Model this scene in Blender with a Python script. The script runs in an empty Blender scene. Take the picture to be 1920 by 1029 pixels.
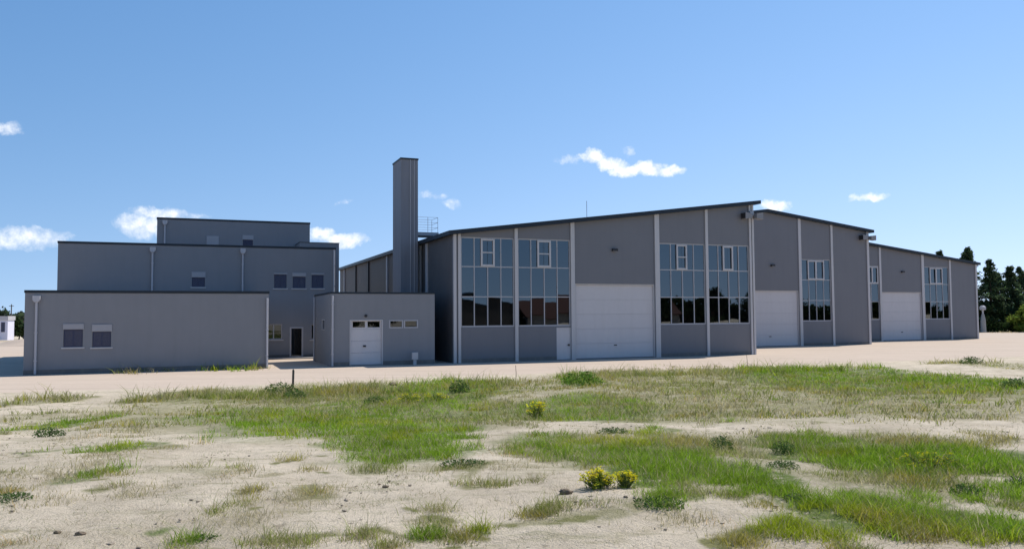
import bpy, bmesh, math, random
import numpy as np
from mathutils import Vector, Matrix, Euler
R = math.radians
random.seed(7); rng = np.random.default_rng(11)
S = bpy.context.scene
COL = S.collection

# ------------------------------------------------------------------ camera, sky, sun, exposure
AL = 0.37647                        # the buildings' frontage runs at this angle to the picture plane
CA, SA = math.cos(AL), math.sin(AL)
PITCH, ROLL = 0.05066, -0.00667
cam = bpy.data.objects.new('camera', bpy.data.cameras.new('camera'))
COL.objects.link(cam); S.camera = cam
cam.data.sensor_width = 36; cam.data.lens = 36 * 1514.3 / 1920
cam.data.clip_start = 0.1; cam.data.clip_end = 20000
cam.matrix_world = Matrix.Translation((0, 0, 3.2)) @ Matrix.Rotation(math.pi / 2 + PITCH, 4, 'X') @ Matrix.Rotation(ROLL, 4, 'Z')
S.render.resolution_x, S.render.resolution_y = 1024, 548
S.view_settings.view_transform = 'Standard'; S.view_settings.look = 'None'
S.view_settings.exposure = 0.47; S.view_settings.gamma = 1

def uv(u, v):                       # frontage coordinates (u along, v back) to world x, y
    return u * CA - v * SA, u * SA + v * CA

su, sv, sz = 0.66, 0.21, 1.0        # direction to the sun in frontage coordinates
sx, sy = uv(su, sv)
sd = Vector((sx, sy, sz)).normalized()
EL = math.asin(sd.z); AZ = math.atan2(sd.x, sd.y)
sun = bpy.data.objects.new('sun', bpy.data.lights.new('sun', 'SUN'))
COL.objects.link(sun)
sun.data.energy = 3.9; sun.data.angle = R(0.53); sun.data.color = (1, .955, .89)
sun.rotation_euler = sd.to_track_quat('Z', 'Y').to_euler()
sun.location = (60, 20, 80)

w = bpy.data.worlds.new('World'); S.world = w; w.use_nodes = True
wn, wl = w.node_tree.nodes, w.node_tree.links
wn.clear()
def WN(t, **k):
    n = wn.new(t)
    for a, b in k.items(): setattr(n, a, b)
    return n
def wmath(op, a, b=None, c=None):
    n = WN('ShaderNodeMath', operation=op)
    for i, x in enumerate((a, b, c)):
        if x is None: continue
        if isinstance(x, (int, float)): n.inputs[i].default_value = x
        else: wl.new(x, n.inputs[i])
    return n.outputs[0]
sky = WN('ShaderNodeTexSky', sky_type='NISHITA')
sky.sun_disc = False; sky.sun_elevation = EL; sky.sun_rotation = AZ
sky.air_density = 1.15; sky.dust_density = 0.0; sky.ozone_density = 3.0; sky.altitude = 100
# look a little above the true horizon so that the low sky stays the clear blue of dry spring air
tcs = WN('ShaderNodeTexCoord'); vm = WN('ShaderNodeVectorMath', operation='MULTIPLY_ADD')
wl.new(tcs.outputs['Generated'], vm.inputs[0]); vm.inputs[1].default_value = (1, 1, .95); vm.inputs[2].default_value = (0, 0, .20)
vn = WN('ShaderNodeVectorMath', operation='NORMALIZE'); wl.new(vm.outputs[0], vn.inputs[0]); wl.new(vn.outputs[0], sky.inputs[0])
# clouds: soft small cumulus at their own bearings and heights on the sky
tc = WN('ShaderNodeTexCoord')
sep = WN('ShaderNodeSeparateXYZ'); wl.new(tc.outputs['Generated'], sep.inputs[0])
az = wmath('ARCTAN2', sep.outputs[0], sep.outputs[1])
el = wmath('ARCSINE', sep.outputs[2])
def wnoise(scale, detail, rough):
    n = WN('ShaderNodeTexNoise'); wl.new(tc.outputs['Generated'], n.inputs['Vector'])
    n.inputs['Scale'].default_value = scale; n.inputs['Detail'].default_value = detail; n.inputs['Roughness'].default_value = rough
    return n
nw = wnoise(38, 5, .6)
sepn = WN('ShaderNodeSeparateColor'); wl.new(nw.outputs['Color'], sepn.inputs[0])
azd = wmath('MULTIPLY_ADD', wmath('SUBTRACT', sepn.outputs[0], .5), .040, az)
eld = wmath('MULTIPLY_ADD', wmath('SUBTRACT', sepn.outputs[1], .5), .022, el)
CL = [(0.1019, 0.1936, 0.0224, 0.0109, 1.15), (0.1215, 0.1847, 0.0222, 0.0103, 1.2), (0.1384, 0.1752, 0.0208, 0.0109, 1.25), (0.1644, 0.1776, 0.0309, 0.0109, 1.25), (0.1927, 0.1727, 0.0255, 0.0064, 1.0), (0.0688, 0.1892, 0.0225, 0.0084, 0.42), (0.1479, 0.1986, 0.0143, 0.0064, 0.45), (-0.5623, 0.199, 0.0193, 0.0104, 0.7), (-0.5474, 0.086, 0.0498, 0.0158, 0.8), (-0.5204, 0.09, 0.0305, 0.008, 0.5), (-0.4333, 0.1042, 0.0333, 0.0155, 0.8), (-0.4125, 0.1183, 0.0374, 0.0108, 0.85), (-0.4206, 0.1029, 0.028, 0.018, 0.9), (-0.3843, 0.1171, 0.0347, 0.0049, 0.5), (-0.2087, 0.0926, 0.0448, 0.0103, 1.0), (-0.234, 0.0987, 0.0252, 0.009, 0.9), (0.315, 0.1255, 0.0226, 0.0087, 1.15), (0.4165, 0.1308, 0.0253, 0.006, 0.95), (-0.1, 0.1471, 0.0224, 0.0065, 0.42), (-0.0737, 0.1381, 0.0238, 0.0072, 0.5), (-0.2089, 0.137, 0.0115, 0.0038, 0.3)]
acc = None
for (a0, e0, ra, re, st) in CL:
    x = wmath('DIVIDE', wmath('SUBTRACT', azd, a0), ra)
    y = wmath('DIVIDE', wmath('SUBTRACT', eld, e0), re)
    b = wmath('SUBTRACT', 1.0, wmath('ADD', wmath('MULTIPLY', x, x), wmath('MULTIPLY', y, y)))
    b = wmath('MULTIPLY', wmath('MAXIMUM', b, 0.0), st)
    acc = b if acc is None else wmath('MAXIMUM', acc, b)
nf = wnoise(110, 6, .62)
dens = wmath('MULTIPLY_ADD', wmath('SUBTRACT', nf.outputs['Fac'], .5), 1.1, acc)
dens = wmath('MULTIPLY', dens, wmath('MINIMUM', wmath('MULTIPLY', acc, 4.0), 1.0))
mr = WN('ShaderNodeMapRange', interpolation_type='SMOOTHSTEP')
wl.new(dens, mr.inputs['Value']); mr.inputs['From Min'].default_value = .02; mr.inputs['From Max'].default_value = 1.3
ccr = WN('ShaderNodeMix', data_type='RGBA')
wl.new(wmath('MULTIPLY_ADD', wmath('SUBTRACT', nf.outputs['Fac'], .5), 1.6, .5), ccr.inputs['Factor'])
ccr.inputs['A'].default_value = (4.4, 4.6, 5.0, 1); ccr.inputs['B'].default_value = (6.6, 6.6, 6.6, 1)
# film response of the sky: deeper blue away from the sun
ss = WN('ShaderNodeSeparateColor'); wl.new(sky.outputs[0], ss.inputs[0]); sc_ = WN('ShaderNodeCombineColor')
for i, (e_, a_) in enumerate(((1.75, 1.53), (1.25, .865), (1.0, .775))):
    wl.new(wmath('MULTIPLY', wmath('POWER', wmath('MULTIPLY', ss.outputs[i], .191), e_), a_ / .191), sc_.inputs[i])
hs = WN('ShaderNodeHueSaturation'); wl.new(sc_.outputs[0], hs.inputs['Color'])
mx = WN('ShaderNodeMix', data_type='RGBA')
wl.new(mr.outputs[0], mx.inputs['Factor']); wl.new(hs.outputs[0], mx.inputs['A']); wl.new(ccr.outputs['Result'], mx.inputs['B'])
bg = WN('ShaderNodeBackground'); bg.inputs['Strength'].default_value = 0.15
wl.new(mx.outputs['Result'], bg.inputs['Color'])
wo = WN('ShaderNodeOutputWorld'); wl.new(bg.outputs[0], wo.inputs[0])

# ------------------------------------------------------------------ materials
def mat(name, color, rough=.7, metal=0., var=.12, vscale=3., bump=0., bscale=20., spec=.3, seams=None, dirt=None, tracks=False):
    m = bpy.data.materials.new(name); m.use_nodes = True
    nt = m.node_tree; N, L = nt.nodes, nt.links; b = N['Principled BSDF']
    b.inputs['Roughness'].default_value = rough; b.inputs['Metallic'].default_value = metal
    b.inputs['Specular IOR Level'].default_value = spec
    t = N.new('ShaderNodeTexCoord')
    def noise(sc, d=5, r=.6, coord='Object'):
        n = N.new('ShaderNodeTexNoise'); L.new(t.outputs[coord], n.inputs['Vector'])
        n.inputs['Scale'].default_value = sc; n.inputs['Detail'].default_value = d; n.inputs['Roughness'].default_value = r; return n
    n1 = noise(vscale)
    mixn = N.new('ShaderNodeMix'); mixn.data_type = 'RGBA'
    L.new(n1.outputs['Fac'], mixn.inputs['Factor'])
    mixn.inputs['A'].default_value = (*[c * (1 - var) for c in color], 1)
    mixn.inputs['B'].default_value = (*[min(1, c * (1 + var)) for c in color], 1)
    out = mixn.outputs['Result']
    if dirt:                        # splash and streak stains: (colour, amount)
        mp = N.new('ShaderNodeMapping'); L.new(t.outputs['Object'], mp.inputs[0]); mp.inputs['Scale'].default_value = (2.2, 2.2, .22)
        n2 = N.new('ShaderNodeTexNoise'); L.new(mp.outputs[0], n2.inputs['Vector']); n2.inputs['Scale'].default_value = 1.3; n2.inputs['Detail'].default_value = 6
        r2 = N.new('ShaderNodeMapRange'); L.new(n2.outputs['Fac'], r2.inputs['Value'])
        r2.inputs['From Min'].default_value = .45; r2.inputs['From Max'].default_value = .75; r2.inputs['To Max'].default_value = dirt[1]
        mm = N.new('ShaderNodeMix'); mm.data_type = 'RGBA'; L.new(r2.outputs[0], mm.inputs['Factor'])
        L.new(out, mm.inputs['A']); mm.inputs['B'].default_value = (*dirt[0], 1); out = mm.outputs['Result']
    if tracks:                      # faint wheel tracks along the frontage
        mp = N.new('ShaderNodeMapping'); L.new(t.outputs['Object'], mp.inputs[0]); mp.inputs['Rotation'].default_value = (0, 0, -AL); mp.inputs['Scale'].default_value = (.035, .9, 1)
        n4 = N.new('ShaderNodeTexNoise'); L.new(mp.outputs[0], n4.inputs['Vector']); n4.inputs['Scale'].default_value = 1.6; n4.inputs['Detail'].default_value = 5
        r4 = N.new('ShaderNodeMapRange'); L.new(n4.outputs['Fac'], r4.inputs['Value']); r4.inputs['From Min'].default_value = .5; r4.inputs['From Max'].default_value = .68; r4.inputs['To Max'].default_value = .55
        m4 = N.new('ShaderNodeMix'); m4.data_type = 'RGBA'; L.new(r4.outputs[0], m4.inputs['Factor']); L.new(out, m4.inputs['A']); m4.inputs['B'].default_value = (*[c * .78 for c in color], 1); out = m4.outputs['Result']
        n5 = noise(14., 3, .6); r5 = N.new('ShaderNodeMapRange'); L.new(n5.outputs['Fac'], r5.inputs['Value']); r5.inputs['From Min'].default_value = .6; r5.inputs['From Max'].default_value = .75; r5.inputs['To Max'].default_value = .5
        m5 = N.new('ShaderNodeMix'); m5.data_type = 'RGBA'; L.new(r5.outputs[0], m5.inputs['Factor']); L.new(out, m5.inputs['A']); m5.inputs['B'].default_value = (*[c * .55 for c in color], 1); out = m5.outputs['Result']
    L.new(out, b.inputs['Base Color'])
    hgt = None
    if bump or seams:
        bp = N.new('ShaderNodeBump'); bp.inputs['Distance'].default_value = .02
        if seams:                   # horizontal joints of cladding panels every `seams` metres
            sp = N.new('ShaderNodeSeparateXYZ'); L.new(t.outputs['Object'], sp.inputs[0])
            md = N.new('ShaderNodeMath'); md.operation = 'PINGPONG'; L.new(sp.outputs[2], md.inputs[0]); md.inputs[1].default_value = seams / 2
            rr = N.new('ShaderNodeMapRange'); L.new(md.outputs[0], rr.inputs['Value']); rr.inputs['From Max'].default_value = .025
            hgt = rr.outputs[0]; bp.inputs['Strength'].default_value = .22
        if bump:
            n3 = noise(bscale, 6, .6); 
            if hgt is None: hgt = n3.outputs['Fac']
            else:
                ad = N.new('ShaderNodeMath'); ad.operation = 'MULTIPLY_ADD'; L.new(n3.outputs['Fac'], ad.inputs[0]); ad.inputs[1].default_value = .3; L.new(hgt, ad.inputs[2]); hgt = ad.outputs[0]
            if not seams: bp.inputs['Strength'].default_value = bump
        L.new(hgt, bp.inputs['Height']); L.new(bp.outputs[0], b.inputs['Normal'])
    return m

M = {}
M['render'] = mat('grey_render', (.232, .234, .246), .85, var=.07, vscale=.5, bump=.25, bscale=60, dirt=((.18, .182, .192), .18))
M['panel'] = mat('grey_cladding', (.172, .172, .185), .55, var=.06, vscale=.4, seams=1.03, dirt=((.13, .13, .14), .16))
M['tower'] = mat('tower_cladding', (.215, .215, .235), .6, var=.07, vscale=.6, seams=1.2, dirt=((.16, .16, .17), .35))
M['base_shade'] = mat('base_shade_render', (.15, .145, .14), .9, var=.2, vscale=2., dirt=((.26, .22, .18), .5))  # shade along the wall feet put into the colour, with pale splash stains
M['shutterbox'] = mat('shutter_box_metal', (.34, .335, .35), .5, var=.08)
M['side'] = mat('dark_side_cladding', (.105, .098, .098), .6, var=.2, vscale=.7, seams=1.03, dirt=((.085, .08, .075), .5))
M['fascia'] = mat('roof_edge_metal', (.022, .03, .04), .45, metal=.3, var=.1)
M['roof'] = mat('roof_sheet', (.11, .11, .12), .5, metal=.3, var=.15)
M['white'] = mat('white_metal', (.50, .48, .48), .45, var=.05, spec=.4, dirt=((.3, .29, .27), .2))
M['pipe'] = mat('grey_white_pipe', (.46, .45, .47), .4, var=.06, dirt=((.3, .29, .28), .2))
M['door'] = mat('white_door_panel', (.56, .53, .53), .5, var=.04, dirt=((.46, .43, .41), .2))
M['frame'] = mat('window_profile', (.42, .41, .42), .4, var=.05)
M['shutter'] = mat('roller_shutter', (.055, .06, .105), .5, var=.08)
M['dark'] = mat('dark_fitting', (.03, .03, .032), .5, var=.1)
M['lamp'] = mat('lamp_housing', (.22, .22, .23), .5, var=.1)
M['steel'] = mat('galvanised_steel', (.30, .31, .33), .45, metal=.5, var=.15)
M['wood'] = mat('weathered_wood', (.12, .10, .085), .9, var=.3, vscale=6)
M['concrete'] = mat('concrete', (.34, .33, .31), .9, var=.15, vscale=1.5, bump=.3, bscale=30)
M['inside'] = mat('hall_lining', (.20, .20, .20), .8, var=.1)
M['barn'] = mat('dark_barn_boards', (.06, .055, .05), .9, var=.25)
M['redroof'] = mat('red_tiles', (.07, .03, .022), .85, var=.25, vscale=3)
M['plaster'] = mat('pale_plaster', (.25, .235, .21), .9, var=.1)
M['lilac'] = mat('pale_lilac_paint', (.72, .70, .80), .6, var=.05)
M['bark'] = mat('bark', (.075, .055, .04), .95, var=.3, vscale=5, bump=.6)

def glass(name, tint, refl, gl=(.74, .80, .86)):
    m = bpy.data.materials.new(name); m.use_nodes = True
    N, L = m.node_tree.nodes, m.node_tree.links; N.clear()
    o = N.new('ShaderNodeOutputMaterial'); tr = N.new('ShaderNodeBsdfTransparent'); tr.inputs[0].default_value = (*tint, 1)
    g = N.new('ShaderNodeBsdfGlossy'); g.inputs['Color'].default_value = (*gl, 1); g.inputs['Roughness'].default_value = .015
    fr = N.new('ShaderNodeFresnel'); fr.inputs['IOR'].default_value = 1.5
    a = N.new('ShaderNodeMath'); a.operation = 'MULTIPLY_ADD'; L.new(fr.outputs[0], a.inputs[0]); a.inputs[1].default_value = 1 - refl; a.inputs[2].default_value = refl
    t = N.new('ShaderNodeTexCoord'); n = N.new('ShaderNodeTexNoise'); L.new(t.outputs['Object'], n.inputs['Vector']); n.inputs['Scale'].default_value = .8
    bp = N.new('ShaderNodeBump'); bp.inputs['Strength'].default_value = .02; bp.inputs['Distance'].default_value = .05; L.new(n.outputs['Fac'], bp.inputs['Height']); L.new(bp.outputs[0], g.inputs['Normal'])
    mx = N.new('ShaderNodeMixShader'); L.new(a.outputs[0], mx.inputs[0]); L.new(tr.outputs[0], mx.inputs[1]); L.new(g.outputs[0], mx.inputs[2]); L.new(mx.outputs[0], o.inputs[0])
    return m
M['glass'] = glass('hall_glass', (.36, .40, .43), .13)
M['darkglass'] = glass('dark_glass', (.05, .055, .06), .06)

def leafmat(name, attr='Col', transl=.4):
    m = bpy.data.materials.new(name); m.use_nodes = True
    N, L = m.node_tree.nodes, m.node_tree.links; N.clear()
    o = N.new('ShaderNodeOutputMaterial'); a = N.new('ShaderNodeAttribute'); a.attribute_name = attr
    d = N.new('ShaderNodeBsdfDiffuse'); t = N.new('ShaderNodeBsdfTranslucent'); mx = N.new('ShaderNodeMixShader'); mx.inputs[0].default_value = transl
    L.new(a.outputs['Color'], d.inputs['Color']); L.new(a.outputs['Color'], t.inputs['Color'])
    L.new(d.outputs[0], mx.inputs[1]); L.new(t.outputs[0], mx.inputs[2]); L.new(mx.outputs[0], o.inputs[0])
    return m
M['leaf'] = leafmat('leaves'); M['grass'] = leafmat('grass_blades', transl=.45)

# ------------------------------------------------------------------ helpers
def tag(o, label=None, cat=None, group=None, kind=None):
    if label: o['label'] = label
    if cat: o['category'] = cat
    if group: o['group'] = group
    if kind: o['kind'] = kind
    return o
ORG = {}
def thing(name, label, cat, u, v, z=0., group=None):      # an Empty at the thing's base, turned to the frontage
    o = bpy.data.objects.new(name, None); COL.objects.link(o)
    x, y = uv(u, v); o.location = (x, y, z); o.rotation_euler = (0, 0, AL); o.empty_display_size = .5
    ORG[o.name] = (u, v, z); tag(o, label, cat, group); return o
class MB:
    def __init__(s): s.bm = bmesh.new()
    def face(s, pts):
        return s.bm.faces.new([s.bm.verts.new(p) for p in pts])
    def box(s, u0, u1, v0, v1, z0, z1):
        c = [s.bm.verts.new((u, v, z)) for z in (z0, z1) for v in (v0, v1) for u in (u0, u1)]
        for f in ((0, 2, 3, 1), (4, 5, 7, 6), (0, 1, 5, 4), (2, 6, 7, 3), (0, 4, 6, 2), (1, 3, 7, 5)):
            s.bm.faces.new([c[i] for i in f])
        return s
    def prism(s, poly, v0, v1, axis='v'):                  # polygon in (u,z) run along v, or in (v,z) run along u
        mk = (lambda a, z, w: (a, w, z)) if axis == 'v' else (lambda a, z, w: (w, a, z))
        A = [s.bm.verts.new(mk(a, z, v0)) for a, z in poly]; B = [s.bm.verts.new(mk(a, z, v1)) for a, z in poly]
        s.bm.faces.new(A); s.bm.faces.new(B[::-1])
        for i in range(len(A)):
            j = (i + 1) % len(A); s.bm.faces.new((A[i], B[i], B[j], A[j]))
        return s
    def tube(s, pts, r, n=8):
        pts = [Vector(p) for p in pts]; rings = []
        for i, p in enumerate(pts):
            d = (pts[min(i + 1, len(pts) - 1)] - pts[max(i - 1, 0)]).normalized()
            q = d.to_track_quat('Z', 'Y'); ri = r[i] if isinstance(r, (list, tuple)) else r
            rings.append([s.bm.verts.new(p + q @ Vector((ri * math.cos(2 * math.pi * k / n), ri * math.sin(2 * math.pi * k / n), 0))) for k in range(n)])
        for a, b in zip(rings, rings[1:]):
            for k in range(n): s.bm.faces.new((a[k], a[(k + 1) % n], b[(k + 1) % n], b[k]))
        s.bm.faces.new(rings[0][::-1]); s.bm.faces.new(rings[-1]); return s
    def wall(s, u0, u1, z0, top, v, t, holes=(), breaks=(), axis='u'):
        # wall sheet of thickness t with rectangular openings; top is a function of u
        us = sorted({u0, u1, *breaks, *[h[0] for h in holes], *[h[1] for h in holes]})
        us = [x for x in us if u0 - 1e-6 <= x <= u1 + 1e-6]
        zs = sorted({z0, *[h[2] for h in holes], *[h[3] for h in holes]}); zs = [z for z in zs if z >= z0 - 1e-6]
        nz = len(zs) + 1
        P = {}
        def pt(i, k, b):
            key = (i, k, b)
            if key not in P:
                z = zs[k] if k < len(zs) else top(us[i]); w_ = v + t * b
                P[key] = s.bm.verts.new((us[i], w_, z) if axis == 'u' else (w_, us[i], z))
            return P[key]
        solid = {}
        for i in range(len(us) - 1):
            for k in range(nz - 1):
                uc = (us[i] + us[i + 1]) / 2; zc = (zs[k] + (zs[k + 1] if k + 1 < len(zs) else zs[k] + .2)) / 2
                solid[i, k] = not any(h[0] < uc < h[1] and h[2] < zc < h[3] for h in holes)
        for (i, k), ok in solid.items():
            if not ok: continue
            s.bm.faces.new((pt(i, k, 0), pt(i + 1, k, 0), pt(i + 1, k + 1, 0), pt(i, k + 1, 0)))
            s.bm.faces.new((pt(i, k, 1), pt(i, k + 1, 1), pt(i + 1, k + 1, 1), pt(i + 1, k, 1)))
            for di, dk, e in ((-1, 0, ((i, k), (i, k + 1))), (1, 0, ((i + 1, k + 1), (i + 1, k))), (0, -1, ((i + 1, k), (i, k))), (0, 1, ((i, k + 1), (i + 1, k + 1)))):
                if not solid.get((i + di, k + dk), False):
                    a, b = e; s.bm.faces.new((pt(*a, 0), pt(*b, 0), pt(*b, 1), pt(*a, 1)))
        return s
    def build(s, name, m, parent=None, smooth=False, bevel=0., recalc=True):
        if recalc: bmesh.ops.recalc_face_normals(s.bm, faces=s.bm.faces[:])
        o_ = None; p = parent
        while p is not None and o_ is None:
            o_ = ORG.get(p.name); p = p.parent
        if o_: bmesh.ops.translate(s.bm, vec=(-o_[0], -o_[1], -o_[2]), verts=s.bm.verts[:])
        me = bpy.data.meshes.new(name); s.bm.to_mesh(me); s.bm.free()
        if smooth: me.shade_smooth()
        me.materials.append(m); o = bpy.data.objects.new(name, me); COL.objects.link(o)
        if parent is not None: o.parent = parent
        if bevel:
            md = o.modifiers.new('bevel', 'BEVEL'); md.width = bevel; md.segments = 2; md.limit_method = 'ANGLE'
        return o

# ------------------------------------------------------------------ ground
def Hbase(v):
    t = np.clip((36 - v) / 30, 0, 1); return 1.15 * t * t * (3 - 2 * t)
_w = [(rng.uniform(.25, 1.1), rng.uniform(0, 6.28), rng.uniform(0, 6.28)) for _ in range(7)]
_w2 = [(rng.uniform(1.5, 5.), rng.uniform(0, 6.28), rng.uniform(0, 6.28)) for _ in range(12)]
def T(x, y):                        # height of the field
    x = np.asarray(x, float); y = np.asarray(y, float)
    v = -x * SA + y * CA
    u = x * CA + y * SA
    b1 = np.clip((u - 9) / 10, 0, 1); bank = .22 * np.exp(-((v - 33.5) / 3.2) ** 2) * b1 * b1 * (3 - 2 * b1) - .10 * np.exp(-((v - 20.5) / 2.2) ** 2) * np.clip((u - 3) / 5, 0, 1)
    n = sum(np.sin(k * (x * math.cos(a) + y * math.sin(a)) + p) / (1 + k * 2) for k, a, p in _w) * .045
    n2 = sum(np.sin(k * (x * math.cos(a) + y * math.sin(a)) + p) / (.8 + k) for k, a, p in _w2) * .022
    f = np.clip((38.5 - v) / 2.5, 0, 1)
    far = np.clip((np.hypot(x, y) - 400) / 4000, 0, 1)
    return Hbase(v) + bank + (n + n2 - .005) * f - .03 * np.clip((v - 37.5) / 1.2, 0, 1) - far * 0
def vnoise(x, y, s, seed):          # value noise on a lattice, for patchy growth
    x = np.asarray(x) / s; y = np.asarray(y) / s
    i = np.floor(x).astype(np.int64); j = np.floor(y).astype(np.int64); fx = x - i; fy = y - j
    fx = fx * fx * (3 - 2 * fx); fy = fy * fy * (3 - 2 * fy)
    def h(a, b):
        n = (a * 374761393 + b * 668265263 + seed * 1442695041) & 0x7fffffff
        n = ((n ^ (n >> 13)) * 1274126177) & 0x7fffffff
        return ((n ^ (n >> 16)) & 0xffff) / 65535.
    return (h(i, j) * (1 - fx) + h(i + 1, j) * fx) * (1 - fy) + (h(i, j + 1) * (1 - fx) + h(i + 1, j + 1) * fx) * fy
def fbm(x, y, s, seed):
    return (vnoise(x, y, s, seed) + .5 * vnoise(x, y, s / 2.1, seed + 1) + .25 * vnoise(x, y, s / 4.3, seed + 2)) / 1.75
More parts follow.
